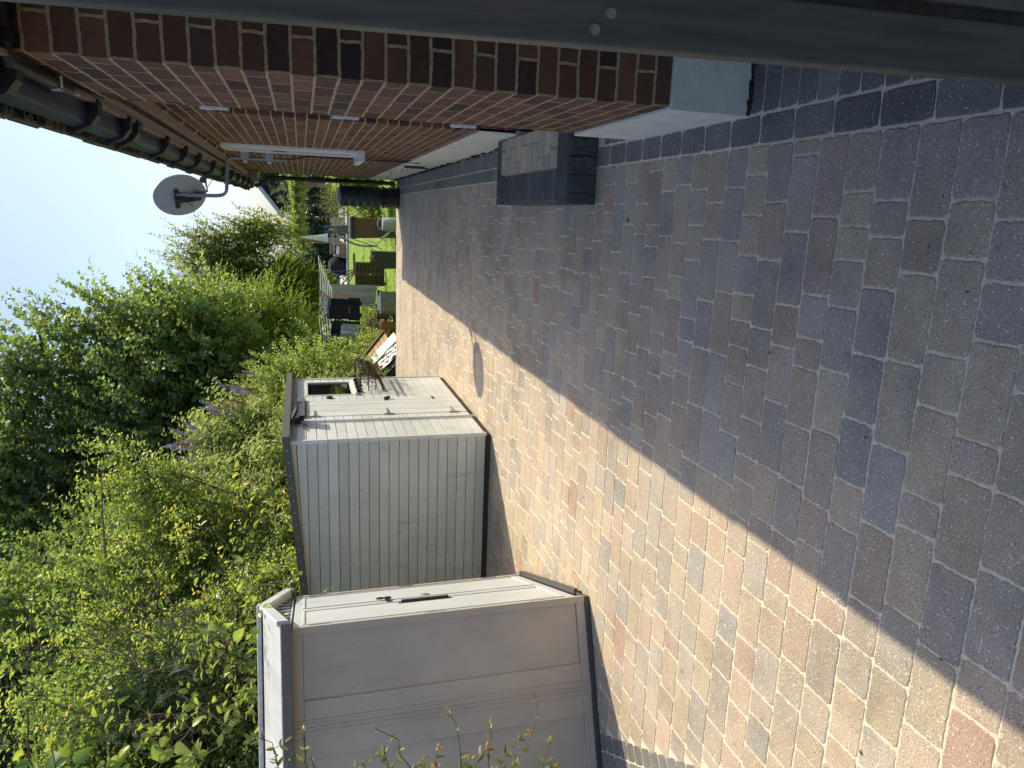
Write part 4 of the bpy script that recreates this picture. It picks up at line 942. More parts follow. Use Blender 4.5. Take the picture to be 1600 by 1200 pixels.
for i in range(12):
    q = MB(); x = -1.6 + i * .5; q.box((x, 38.6, 1.62), (x + .06, 42.4, 1.74)); q.build('rafter', M['oak'], pg)
fn = thing('timber_fence', (0, 45.5, FZ), 'dark brown boarded fence in shade behind the pergola', 'fence')
q = MB(); x = -9
while x < 12: q.box((x, 45.5, FZ), (x + .145, 45.53, 1.3), rnd.random()); x += .15
q.build('boards', M['brownwood'], fn)
q = MB()
for z in (.0, .9): q.box((-9, 45.53, z), (12, 45.58, z + .08), .3)
q.build('rails', M['brownwood'], fn)
ps = thing('closed_parasol', (-1.32, 36.5, FZ), 'closed white parasol standing upright in front of the pergola', 'parasol')
q = MB(); vs = []; nn = 24; prof = [(.02, 1.64), (.05, 1.52), (.10, 1.1), (.16, .7), (.22, .42)]
for (r, z) in prof:
    for k in range(nn):
        a = 2 * math.pi * k / nn; rr_ = r * (1 if k % 2 else .72); vs.append((-1.32 + rr_ * math.cos(a), 36.5 + rr_ * math.sin(a), z))
q.add(vs, [(i * nn + k, i * nn + (k + 1) % nn, (i + 1) * nn + (k + 1) % nn, (i + 1) * nn + k) for i in range(4) for k in range(nn)]); q.build('canopy', M['canvas'], ps)
q = MB(); q.tube([(-1.32, 36.5, FZ + .1), (-1.32, 36.5, 1.68)], .022, 8); q.build('pole', M['galv'], ps)
q = MB(); q.lathe((-1.32, 36.5, FZ + .1), [(.25, 0), (.25, .06), (.05, .1), (0, .1)], 16); q.build('base', M['stone'], ps)
ch = thing('rattan_armchair', (-1.85, 36.2, FZ + .1), 'tan rattan armchair with pale cushion on the terrace below the parasol', 'armchair', 'rattan armchairs')
q = MB(); O = Vector((-1.85, 36.2, FZ + .1))
for lo, hi in (((-.33, -.3, 0), (-.22, .35, .58)), ((.22, -.3, 0), (.33, .35, .58)), ((-.22, .25, 0), (.22, .38, .74)), ((-.22, -.3, 0), (.22, .25, .32))): q.obox(O, (1, 0, 0), (0, 1, 0), Z, lo, hi)
q.build('frame', M['rattan'], ch, bevel=.03)
q = MB(); q.obox(O, (1, 0, 0), (0, 1, 0), Z, (-.2, -.3, .32), (.2, .24, .43)); q.build('cushion', M['canvas'], ch, bevel=.03)
dup(ch, (-.75, 36.6, FZ + .1), 2.2, 'tan rattan armchair turned away, to the right of the parasol', 'rattan armchairs')
dt = thing('garden_table', (-1.2, 37.4, FZ + .1), 'low pale wooden table under the closed parasol', 'table')
q = MB(); q.box((-1.9, 37.0, .18), (-.4, 37.8, .23)); q.build('top', M['oak'], dt)
for x in (-1.85, -.5):
    for y in (37.05, 37.7):
        q = MB(); q.box((x, y, FZ + .1), (x + .06, y + .06, .18)); q.build('leg', M['oak'], dt)
bq = thing('covered_barbecue', (-2.65, 36.4, FZ + .1), 'dark covered barbecue on the terrace left of the rattan armchair', 'barbecue')
q = MB(); q.lathe((-2.65, 36.4, FZ + .1), [(.42, 0), (.45, .3), (.44, .5), (.36, .72), (.2, .82), (0, .85)], 14); q.build('cover', M['navy'], bq, smooth=True)
q = MB(); q.tube([(-3.05, 36.1, .0), (-2.9, 36.1, .35), (-2.5, 36.05, .35)], .02, 6); q.build('handle', M['galv'], bq)

# neighbour's gable seen over the pergola
nh = thing('neighbour_house', (3, 51, FZ), 'distant house gable with white bargeboard partly hidden by climbers', 'house')
GA, GB = Vector((-.55, 51, 2.74)), Vector((5.2, 51, 7.1)); dd = (GB - GA).normalized(); nn_ = Vector((-dd.z, 0, dd.x))
q = MB(); q.add([(-.25, y, z) if x < 0 else (x, y, z) for y in (51, 58) for x, z in ((-1, FZ), (10.6, FZ), (10.6, 2.9), (5.2, 6.95), (-1, 2.9))], [(4, 3, 2, 1, 0), (5, 6, 7, 8, 9), (0, 5, 9, 4), (4, 9, 8, 3), (3, 8, 7, 2), (1, 2, 7, 6)]); q.build('wall', M['housewall'], nh)
q = MB(); q.obox(Vector((GA.x, 50.75, GA.z)), dd, (0, 1, 0), nn_, (0, 0, 0), (7.2, 7.4, .12)); q.build('roof', M['farroof'], nh)
q = MB(); q.obox(Vector((GA.x, 50.68, GA.z)), dd, (0, 1, 0), nn_, (-.08, 0, -.10), (7.2, .06, .13)); q.build('bargeboard', M['bargeboard'], nh)

# ------------------------------------------------------------------ planting
def npmesh(name, verts, faces4, tint, mat, parent, smooth=False):
    """verts (N,3) world; faces (M,k) all the same size"""
    me = D.meshes.new(name); org = np.array(ORG[parent.name]) if parent else np.zeros(3)
    v = (verts - org).astype(np.float32); M_, k = faces4.shape
    me.vertices.add(len(v)); me.vertices.foreach_set('co', v.ravel())
    me.loops.add(M_ * k); me.loops.foreach_set('vertex_index', faces4.astype(np.int32).ravel())
    me.polygons.add(M_); me.polygons.foreach_set('loop_start', np.arange(0, M_ * k, k, dtype=np.int32))
    me.update(calc_edges=True); me.validate()
    at = me.attributes.new('tint', 'FLOAT', 'POINT'); at.data.foreach_set('value', tint.astype(np.float32))
    me.materials.append(mat); o = D.objects.new(name, me); COL.objects.link(o)
    if parent: o.parent = parent
    ORG[o.name] = Vector(org); return o
def nrm(a): return a / (np.linalg.norm(a, axis=-1, keepdims=True) + 1e-9)
UPV = np.array([0, 0, 1.0])
def leaves(pos, ldir, lnorm, size, wid=.5, fold=.10, droop=.1, big=False):
    w = nrm(np.cross(ldir, lnorm)); n = nrm(np.cross(w, ldir)); s = size[:, None]
    if not big:
        P = np.stack([pos, pos + ldir * s * .45 - w * s * wid * .5 + n * s * fold, pos + ldir * s - n * s * droop, pos + ldir * s * .45 + w * s * wid * .5 + n * s * fold], 1)
        b = np.arange(len(pos))[:, None] * 4
        F = np.concatenate([b + np.array([[0, 1, 2]]), b + np.array([[0, 2, 3]])], 0)
        return P.reshape(-1, 3), F, 4
    prof = ((.0, .02), (.18, .36), (.42, .5), (.7, .34), (1.0, .0))
    cols = []
    for t, hw in prof:
        c = pos + ldir * s * t - n * s * droop * t * t * 1.6
        if hw > 0: cols += [c - w * s * wid * hw + n * s * fold * hw * 2, c, c + w * s * wid * hw + n * s * fold * hw * 2]
        else: cols += [c]
    P = np.stack(cols, 1); m_ = P.shape[1]; b = np.arange(len(pos))[:, None] * m_
    tri = []
    for k in range(3):
        a = k * 3; c = a + 3
        tri += [(a, c, c + 1), (a, c + 1, a + 1), (a + 1, c + 1, c + 2), (a + 1, c + 2, a + 2)]
    tri += [(9, 12, 10), (10, 12, 11)]
    F = np.concatenate([b + np.array([t]) for t in tri], 0)
    return P.reshape(-1, 3), F, m_
def stems(P0, P1, P2, r):
    """thin three-sided stems through three points"""
    N = len(P0); pts = np.stack([P0, P1, P2], 1); d = nrm(P2 - P0); a = nrm(np.cross(d, np.array([.3, .5, .81]))); b = np.cross(d, a)
    rad = np.array([1, .75, .35])[None, :, None] * (r if np.isscalar(r) else r[:, None, None])
    ring = [pts + (a * math.cos(q) + b * math.sin(q))[:, None, :] * rad for q in (0, 2.09, 4.19)]
    V_ = np.stack(ring, 2).reshape(N, 9, 3); base = np.arange(N)[:, None] * 9; F = []
    for i in range(2):
        for k in range(3): F.append(base + np.array([[i * 3 + k, i * 3 + (k + 1) % 3, i * 3 + 3 + (k + 1) % 3, i * 3 + 3 + k]]))
    return V_.reshape(-1, 3), np.concatenate(F, 0)
def plant(name, label, cat, base, blobs, nshoot, nleaf, leaf, L, mat, seed, group=None, up=.6, outw=.7, wind=(0, 0, 0), wid=.5, droop=.1, ldroop=.0, spread=.8, shell=.45, stem_r=.004, trunk=.05, limbs=40, flat=False, big=False, wood='bark', root=None, tshift=0.0, crown='crown', trunks=None, core=0):
    R = np.random.RandomState(seed)
    t = root or thing(name, base, label, cat, group)
    B = np.array([b[:6] for b in blobs], float); wt = np.array([b[6] if len(b) > 6 else b[3] * b[4] * b[5] for b in blobs], float); wt /= wt.sum()
    k = R.choice(len(B), nshoot, p=wt); dirs = nrm(R.normal(size=(nshoot, 3))); rad = R.rand(nshoot, 1) ** shell
    P0 = B[k, :3] + dirs * rad * B[k, 3:6]
    out = nrm(dirs * B[k, 3:6].mean(1, keepdims=True) / B[k, 3:6])
    Dv = nrm(out * outw + UPV * up + R.normal(size=(nshoot, 3)) * .38 + np.array(wind))
    Ls = L * (.55 + .75 * R.rand(nshoot, 1)); sag = Ls * ldroop * (.5 + R.rand(nshoot, 1))
    tt = (np.arange(nleaf)[None, :] + R.rand(nshoot, nleaf) * .8) / nleaf
    pos = P0[:, None] + Dv[:, None] * (Ls[:, None] * tt[..., None]) - UPV * (sag[:, None] * (tt ** 2)[..., None])
    a = nrm(np.cross(Dv, np.array([.21, .43, .87]) + R.normal(size=(nshoot, 3)) * .2)); b = np.cross(Dv, a)
    if flat: ang = (np.arange(nleaf) % 2)[None, :] * math.pi + R.normal(size=(nshoot, nleaf)) * .18
    else: ang = np.arange(nleaf)[None, :] * 2.4 + R.rand(nshoot, 1) * 6.28 + R.normal(size=(nshoot, nleaf)) * .4
    radl = a[:, None] * np.cos(ang)[..., None] + b[:, None] * np.sin(ang)[..., None]
    ld = nrm(radl * spread + Dv[:, None] * .55 + np.array(wind) * .9 + UPV * (-.12 - droop) + R.normal(size=pos.shape) * .22)
    ln = nrm(Dv[:, None] * .35 + UPV * .75 + R.normal(size=pos.shape) * .38) if not flat else nrm(b[:, None] * 1.0 + UPV * .25 + R.normal(size=pos.shape) * .12)
    if flat: ld = nrm(a[:, None] * np.cos(ang)[..., None] * spread + Dv[:, None] * .5 + R.normal(size=pos.shape) * .06)
    sz = leaf * (.6 + .55 * R.rand(nshoot, nleaf)) * (1 - .35 * tt)
    if flat: sz = leaf * (1 - .75 * np.abs(tt - .35) ** 1.2) * (.9 + .2 * R.rand(nshoot, nleaf))
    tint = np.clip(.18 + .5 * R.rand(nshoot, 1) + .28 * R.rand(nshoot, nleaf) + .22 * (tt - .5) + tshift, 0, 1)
    pv_, F, m_ = leaves(pos.reshape(-1, 3), ld.reshape(-1, 3), ln.reshape(-1, 3), sz.ravel(), wid, .12, droop, big)
    T_ = np.repeat(tint.ravel(), m_)
    if core and not big:                 # larger filler leaves deep inside, the crown's shade put into their tint
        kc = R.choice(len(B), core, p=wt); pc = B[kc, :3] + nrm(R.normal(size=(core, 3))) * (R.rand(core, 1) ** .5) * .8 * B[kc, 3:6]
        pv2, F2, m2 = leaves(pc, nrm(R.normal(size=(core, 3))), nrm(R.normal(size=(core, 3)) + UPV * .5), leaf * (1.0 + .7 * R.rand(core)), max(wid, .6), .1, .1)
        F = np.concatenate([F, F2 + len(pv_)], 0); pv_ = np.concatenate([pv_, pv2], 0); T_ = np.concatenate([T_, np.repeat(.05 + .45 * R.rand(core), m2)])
    cr = npmesh(crown, pv_, F, T_, M[mat], t)
    V_, F4 = stems(P0 - Dv * Ls * .35, P0 + Dv * Ls * .5 - UPV * sag * .25, P0 + Dv * Ls - UPV * sag, stem_r)
    npmesh('twigs', V_, F4, np.full(len(V_), .5), M['twig' if wood == 'twig' else 'bark'], t)
    if trunk:
        tb = MB(); base = Vector(base)
        for tr in (trunks or [base]):
            tr = Vector(tr)
            for bl in blobs:
                c = Vector(bl[:3]); mid_ = tr.lerp(c, .5) + Vector((R.normal() * .12, R.normal() * .12, .15))
                tb.tube(bez(tr, tr.lerp(mid_, .6) + Vector((0, 0, .2)), mid_, c, 6), [trunk * (1 - .11 * i) for i in range(7)], 7)
        idx = R.choice(nshoot, min(limbs, nshoot), replace=False)
        for i in idx:
            c = Vector(B[k[i], :3]); e_ = Vector(P0[i]); lo = min(c.z, e_.z) - .3 * abs(e_.z - c.z); s0 = Vector((c.x * .8 + e_.x * .2, c.y * .8 + e_.y * .2, max(base.z, lo)))
            tb.tube(bez(s0, s0.lerp(e_, .4) + Vector((0, 0, .1)), s0.lerp(e_, .75), e_, 5), [trunk * .35 * (1 - .15 * j) + .002 for j in range(6)], 5)
        tb.build('trunk', M[wood], t, smooth=True)
    return t

WIND = (.35, .05, .12)
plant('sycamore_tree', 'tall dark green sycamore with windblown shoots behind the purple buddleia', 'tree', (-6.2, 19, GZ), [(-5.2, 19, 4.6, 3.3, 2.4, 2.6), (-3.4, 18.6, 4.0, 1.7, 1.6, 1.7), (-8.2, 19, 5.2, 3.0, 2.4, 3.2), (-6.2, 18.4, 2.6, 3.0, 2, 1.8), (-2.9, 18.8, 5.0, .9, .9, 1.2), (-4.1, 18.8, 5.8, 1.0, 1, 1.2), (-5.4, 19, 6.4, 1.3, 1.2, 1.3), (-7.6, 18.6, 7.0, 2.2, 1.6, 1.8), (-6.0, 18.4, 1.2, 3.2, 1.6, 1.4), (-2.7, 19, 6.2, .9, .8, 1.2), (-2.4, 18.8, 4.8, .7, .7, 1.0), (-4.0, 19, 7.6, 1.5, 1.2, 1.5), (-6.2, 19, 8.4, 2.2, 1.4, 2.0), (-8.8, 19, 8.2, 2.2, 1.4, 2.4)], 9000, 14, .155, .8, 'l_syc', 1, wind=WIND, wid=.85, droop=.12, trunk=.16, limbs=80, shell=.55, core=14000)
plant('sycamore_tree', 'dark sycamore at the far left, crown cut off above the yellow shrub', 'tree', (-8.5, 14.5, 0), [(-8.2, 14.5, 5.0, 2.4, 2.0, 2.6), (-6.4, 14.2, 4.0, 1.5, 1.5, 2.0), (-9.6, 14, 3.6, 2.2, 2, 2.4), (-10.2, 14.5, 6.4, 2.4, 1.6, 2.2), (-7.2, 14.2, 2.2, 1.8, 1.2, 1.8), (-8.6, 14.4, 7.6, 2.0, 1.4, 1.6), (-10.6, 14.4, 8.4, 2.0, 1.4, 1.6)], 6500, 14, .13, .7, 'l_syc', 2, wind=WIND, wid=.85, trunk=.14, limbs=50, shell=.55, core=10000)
plant('robinia_tree', 'light green feathery tree blown sideways right of the sycamore', 'tree', (-3.8, 21, GZ), [(-3.6, 21, 3.4, 1.2, .9, 1.2), (-3.0, 21.2, 3.9, 1.0, .9, .8), (-4.3, 20.9, 2.8, 1.3, .9, 1.1), (-2.75, 21, 2.9, .7, .7, .8), (-3.6, 21.2, 2.0, 1.2, .8, .9), (-4.6, 20.5, 1.2, 1.2, .8, 1.3)], 2600, 18, .10, .65, 'l_lime', 3, wind=(.55, .05, .05), wid=.42, droop=.05, ldroop=.25, trunk=.07, limbs=50, core=3500)
plant('hazel_tree', 'yellow green hazel with upright open twigs against the sky', 'tree', (-3.5, 28.5, GZ), [(-1.7, 28.5, 4.3, 1.1, .9, 1.9), (-.9, 28.5, 2.9, .8, .8, 1.4), (-2.6, 28.5, 3.6, 1.3, 1, 1.8), (-3.4, 29, 4.6, .8, .8, 1.5), (-2.9, 28.3, 1.8, .9, .9, 1.2)], 1200, 15, .17, .9, 'l_hazel', 4, up=1.0, outw=.4, wid=.62, wind=(.05, 0, 0), trunk=.035, limbs=50, stem_r=.008, shell=.6, core=700)
plant('laurel_tree', 'dark evergreen mass below the hazel and left of the pergola', 'tree', (-2.4, 31, GZ), [(-3.9, 31, 1.4, 1.5, 1, 1.8), (-5.5, 30, 2.2, 2, 1.2, 2.4), (-5.5, 28, 1.0, 2.2, 1, 2.0), (-2.6, 32, 2.2, .8, .8, .7)], 2400, 14, .17, .55, 'l_hedge', 5, trunk=.025, limbs=30, core=4000)
plant('climber', 'yellow green climber trailing along the top of the pergola', 'climber', (1.2, 39, GZ), [(-.6, 38.7, 1.80, 1.2, .45, .14), (1.4, 38.7, 1.85, 1.6, .45, .18), (3.2, 38.7, 1.9, 1.2, .45, .2), (-1.75, 38.5, 1.6, .25, .3, .25)], 900, 14, .16, .32, 'l_yel', 6, up=.2, ldroop=.4, trunk=.03, limbs=10, core=900)
plant('boundary_hedge', 'tall grey green hedge behind the dark fence at the far end of the garden', 'hedge', (-1, 48, GZ), [(-9, 48, 1.4, 2.2, .8, 1.9), (-5.5, 48, 1.6, 2.2, .8, 2.1), (-2.2, 48, 1.3, 2.0, .8, 1.8), (1.2, 48.2, 1.3, 2.0, .8, 1.7), (5, 48, 1.4, 2.2, .8, 1.8)], 1500, 13, .2, .6, 'l_far', 41, trunk=.05, limbs=20, core=4000)
plant('red_leaved_tree', 'tree with dark red foliage in front of the distant gable', 'tree', (1.0, 49.6, GZ), [(.75, 49.6, 2.15, .45, .3, .42), (1.3, 49.6, 2.2, .4, .3, .4)], 300, 13, .18, .3, 'l_red', 7, trunk=.07, limbs=14, core=300)
plant('conifer', 'grey green conifer in front of the distant gable', 'tree', (2.2, 49.9, GZ), [(1.5, 49.9, 2.7, .55, .3, .75), (2.4, 49.9, 3.2, .7, .3, 1.2), (.55, 49.9, 2.2, .4, .3, .4), (2.9, 49.9, 2.2, 1.0, .4, 1.2)], 1000, 14, .17, .3, 'l_far', 8, trunk=.08, limbs=14, core=1200)
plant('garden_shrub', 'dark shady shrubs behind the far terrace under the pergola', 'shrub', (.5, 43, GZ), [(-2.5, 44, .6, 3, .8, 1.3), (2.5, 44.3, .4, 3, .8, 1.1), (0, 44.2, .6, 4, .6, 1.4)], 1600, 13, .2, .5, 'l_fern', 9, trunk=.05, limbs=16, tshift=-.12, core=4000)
plant('hydrangea', 'pale yellow green shrub on both sides of the water butt', 'shrub', (.9, 18.5, GZ), [(.75, 18.6, .3, .35, .5, .6), (.1, 18.9, .0, .35, .4, .40), (1.2, 18.7, .4, .6, .5, .7)], 620, 14, .11, .3, 'l_yel', 10, wid=.6, trunk=.03, limbs=14, core=400)
plant('lavender', 'pale spiky grasses behind the water butt', 'plant', (.3, 20.5, GZ), [(.25, 20.5, .45, .45, .3, .35)], 160, 12, .07, .55, 'l_budd', 11, up=1.5, wid=.2, trunk=0)
plant('privet_bush', 'bright small leaved bush between the shed and the washing line', 'bush', (-3.6, 13.9, 0), [(-3.8, 13.9, 1.5, .95, .8, 1.0), (-3.4, 14.2, 1.9, .8, .7, .8), (-4.4, 13.6, 2.0, 1.0, .8, .9), (-3.1, 14.6, 1.4, .55, .6, .6), (-3.9, 13.4, .7, .8, .7, .7), (-4.6, 13.4, 1.0, 1.0, .8, 1.0), (-3.5, 14.3, .5, .7, .6, .7)], 3400, 16, .078, .36, 'l_lime', 12, wid=.55, wind=(.15, 0, 0), trunk=.04, limbs=60, ldroop=.15, core=4500)
plant('pampas_grass', 'clump of long dark green blades blown to the right of the hazel', 'ornamental grass', (-2.6, 23, GZ), [(-2.9, 23, 1.7, .6, .5, .6)], 420, 3, .9, .9, 'l_pamp', 13, up=1.2, outw=.5, wind=(.55, 0, -.05), wid=.035, spread=.35, droop=.22, trunk=0)
plant('laurel_bush', 'glossy green bush below the left end of the washing line', 'bush', (-3.2, 16.2, GZ), [(-3.25, 16.3, .15, .5, .5, .55), (-3.9, 16.0, .5, .7, .5, .8), (-2.85, 15.9, -.1, .4, .4, .4)], 1300, 16, .085, .3, 'l_hedge', 14, trunk=.03, limbs=30, tshift=.18, core=1600)
plant('fern_clump', 'low yellowish ferns on the lawn under the washing line', 'plant', (-2.45, 18.6, GZ), [(-2.45, 18.6, -.2, .25, .25, .3), (-2.8, 18.2, -.1, .25, .25, .2)], 130, 12, .08, .4, 'l_yel', 15, up=1.2, wid=.3, trunk=0)
plant('red_shrub', 'small reddish shrub beside the dark trousers on the line', 'shrub', (-2.75, 17.9, GZ), [(-2.75, 17.9, -.05, .22, .2, .22)], 90, 10, .06, .2, 'l_red', 16, trunk=.015, limbs=6)
plant('willowherb', 'tall grassy stems arching over the back corner of the shed', 'plant', (-3.5, 10.4, 0), [(-3.5, 10.6, 1.1, .5, .5, .7), (-3.2, 11.6, .9, .4, .5, .6)], 700, 14, .12, .7, 'l_budd', 17, up=1.2, wind=(.35, 0, 0), wid=.16, trunk=.02, limbs=20, core=400)
bu = plant('buddleia', 'buddleia shrub with lilac flower spikes rising behind the shed roof', 'shrub', (-4.4, 11.6, 0), [(-4.3, 11.6, 2.0, 1.0, .9, 1.1), (-3.75, 11.9, 2.6, .7, .7, .75), (-4.6, 11.2, 2.9, .7, .7, .6), (-4.2, 10.4, 2.0, .8, .7, .9), (-5.0, 11, 2.2, .8, .7, .9), (-3.7, 12.3, 2.1, .5, .5, .6), (-4.3, 11.2, .9, 1.1, .9, .9), (-3.8, 10.6, 1.4, .5, .6, .9)], 2600, 14, .15, .5, 'l_budd', 18, up=.8, wid=.28, droop=.25, wind=(.12, 0, 0), trunk=.04, limbs=50, core=3500)
def spike(c, d, L, mat):
    q = MB(); c = Vector(c); d = Vector(d).normalized()
    for i in range(70):
        t = rnd.random(); r = .020 * (1 - t) ** .6 + .003; rv = d.cross(Vector((rnd.gauss(0, 1), rnd.gauss(0, 1), rnd.gauss(0, 1)))).normalized(); o_ = c + d * (t * L) + rv * r; s_ = .011
        w_ = rv.cross(d) * s_; q.add([o_ - w_ - d * s_, o_ + w_ - d * s_ * .3, o_ + w_ * .5 + d * s_ + rv * .008, o_ - w_ + d * s_ * .6], [(0, 1, 2, 3)])
    q.tube([c - d * .25, c + d * L], [.004, .002], 4); return q.build('flower_spike', mat, bu)
for i in range(38):
    px = rnd.uniform(255, 400); py = 745 - (px - 250) * .95 + rnd.gauss(0, 22); Yb = rnd.uniform(10.9, 12.2); c = atY((px, py), Yb)
    spike(c, (rnd.gauss(.25, .3), rnd.gauss(0, .2), 1), rnd.uniform(.16, .30), M['flower'] if rnd.random() < .72 else M['flowerold'])
plant('spiraea', 'tall yellow green shrub with upright airy stems in front of the sycamore', 'shrub', (-4.4, 8.8, 0), [(-4.0, 9.2, 3.0, .45, .4, .9), (-3.5, 9.6, 3.5, .3, .3, .7), (-4.5, 8.8, 2.9, .5, .5, .9), (-3.2, 10.0, 3.9, .2, .2, .35), (-4.9, 8.6, 3.6, .4, .4, .6), (-4.3, 9.0, 3.9, .25, .25, .5)], 1200, 15, .085, .42, 'l_yel', 19, up=1.0, outw=.35, wid=.5, wind=(.1, 0, 0), trunk=.022, limbs=40, stem_r=.003, core=600)
plant('spiraea', 'yellow green shrub filling the left edge above the garden store', 'shrub', (-5.2, 6.6, 0), [(-5.1, 6.6, 2.9, .8, .7, .9), (-4.6, 7.2, 2.6, .6, .6, .7), (-5.6, 6.2, 3.6, .8, .6, .7), (-4.4, 6.4, 3.3, .4, .4, .5), (-5.4, 5.6, 4.0, .7, .6, .5), (-5.0, 7.2, 3.6, .5, .6, .7)], 1800, 14, .09, .42, 'l_yel', 20, up=.8, outw=.5, wid=.5, trunk=.025, limbs=50, tshift=-.2, core=2500)
plant('fig_shrub', 'large leaved plant with bright yellow leaves between buddleia and shed', 'shrub', (-3.9, 9.2, 0), [(-3.8, 9.3, 2.2, .35, .4, .6), (-3.75, 8.6, 1.9, .3, .4, .4)], 34, 6, .15, .35, 'l_fig', 21, up=.5, wid=.5, droop=.25, spread=1.0, trunk=.025, limbs=14, big=True)
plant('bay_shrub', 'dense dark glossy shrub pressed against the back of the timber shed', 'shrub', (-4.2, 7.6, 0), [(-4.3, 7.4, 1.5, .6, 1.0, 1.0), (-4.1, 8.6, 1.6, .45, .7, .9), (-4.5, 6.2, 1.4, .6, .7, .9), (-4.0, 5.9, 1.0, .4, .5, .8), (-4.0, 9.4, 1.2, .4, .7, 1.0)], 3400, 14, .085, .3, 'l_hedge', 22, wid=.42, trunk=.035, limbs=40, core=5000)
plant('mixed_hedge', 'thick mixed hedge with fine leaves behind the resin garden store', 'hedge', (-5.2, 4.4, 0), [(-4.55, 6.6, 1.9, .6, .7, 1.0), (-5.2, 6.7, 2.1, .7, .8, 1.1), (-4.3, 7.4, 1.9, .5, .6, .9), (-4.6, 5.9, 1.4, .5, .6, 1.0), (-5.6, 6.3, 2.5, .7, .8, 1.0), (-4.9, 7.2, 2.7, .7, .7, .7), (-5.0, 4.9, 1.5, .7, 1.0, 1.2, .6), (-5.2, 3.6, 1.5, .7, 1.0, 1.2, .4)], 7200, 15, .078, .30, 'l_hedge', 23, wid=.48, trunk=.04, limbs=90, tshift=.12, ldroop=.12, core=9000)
plant('mixed_hedge', 'yellow tinted top growth of the hedge at the left edge of the view', 'hedge', (-5.6, 5.0, 0), [(-5.7, 6.0, 3.3, .6, .7, .6), (-4.9, 6.6, 3.4, .5, .6, .5), (-5.2, 5.3, 3.5, .6, .8, .5), (-5.6, 4.2, 3.0, .7, .9, .6)], 1300, 15, .065, .36, 'l_lime', 24, wid=.5, trunk=.025, limbs=60, tshift=-.12, up=.8, core=2000)
plant('mahonia', 'dark blue green feathered fronds in the hedge above the garden store', 'shrub', (-4.6, 6.3, 0), [(-3.95, 6.3, 2.85, .28, .35, .32), (-4.15, 6.2, 2.45, .28, .35, .3), (-4.25, 6.1, 3.05, .28, .35, .3), (-4.05, 6.4, 3.3, .25, .3, .25)], 130, 30, .06, .42, 'l_fern', 25, up=.25, outw=1.0, wid=.32, spread=1.1, ldroop=.35, flat=True, trunk=.02, limbs=16)
def tips(pxs, r): return [(*atY(p, y_), r, r, r * 1.2) for p, y_ in pxs]
plant('golden_shrub', 'shrub with golden yellow young shoots scattered through the hedge top', 'shrub', (-4.3, 6.2, 0), tips((((70, 960), 6.0), ((95, 1030), 5.8), ((150, 1000), 5.7), ((210, 960), 5.8), ((120, 930), 6.2), ((250, 930), 5.9), ((60, 1090), 5.4), ((160, 1085), 5.4), ((230, 1010), 5.6), ((330, 900), 5.8), ((300, 840), 6.4), ((215, 870), 6.4), ((20, 1150), 5.3), ((110, 1140), 5.3)), .13), 120, 8, .07, .2, 'l_yel', 52, up=.9, wid=.5, trunk=.006, limbs=20, tshift=.08, trunks=[(-4.3, 6.2, 1.6)])
plant('elder_shrub', 'larger leaved shrub with pale green leaves low in the hedge', 'shrub', (-4.0, 6.0, 0), tips((((395, 900), 6.1), ((350, 1010), 5.6), ((300, 1120), 5.2), ((400, 1030), 5.4), ((60, 1010), 5.9), ((390, 1110), 5.1), ((200, 1130), 5.2)), .2), 110, 6, .10, .3, 'l_lime', 53, wid=.55, trunk=.008, limbs=16, big=True, tshift=.05, trunks=[(-4.2, 6.0, 1.2)])
# bare twigs and stalks rising out of the hedge
tw = thing('bare_branches', (-4.8, 5, 0), 'thin bare brown branches forking up through the hedge', 'branches')
for pts in (((460, 940), (452, 905), (405, 915), (360, 935)), ((215, 1040), (195, 1000), (150, 960), (160, 930), (175, 890)), ((45, 1190), (42, 1060), (50, 940), (78, 880), (100, 830)), ((78, 1040), (60, 1000), (45, 960)), ((165, 870), (160, 800), (158, 740), (170, 690)), ((120, 1130), (190, 1070), (240, 1040))) + tuple(((px, py), (px - rnd.uniform(15, 40), py - rnd.uniform(-10, 30)), (px - rnd.uniform(45, 90), py - rnd.uniform(-5, 60)), (px - rnd.uniform(90, 130), py - rnd.uniform(0, 80))) for px, py in [(rnd.uniform(120, 420), rnd.uniform(900, 1190)) for _ in range(16)]):
    q = MB(); Yb_ = rnd.uniform(4.8, 5.6); P_ = [atY(p, Yb_ + .1 * rnd.random()) for p in pts]; q.tube(P_, [.0065 * (1 - .2 * i) for i in range(len(P_))], 6)
    q.tube([P_[-2], P_[-2] + Vector((.12, 0, .18))], [.004, .001], 5); q.build('stem', M['twig'], tw, smooth=True)

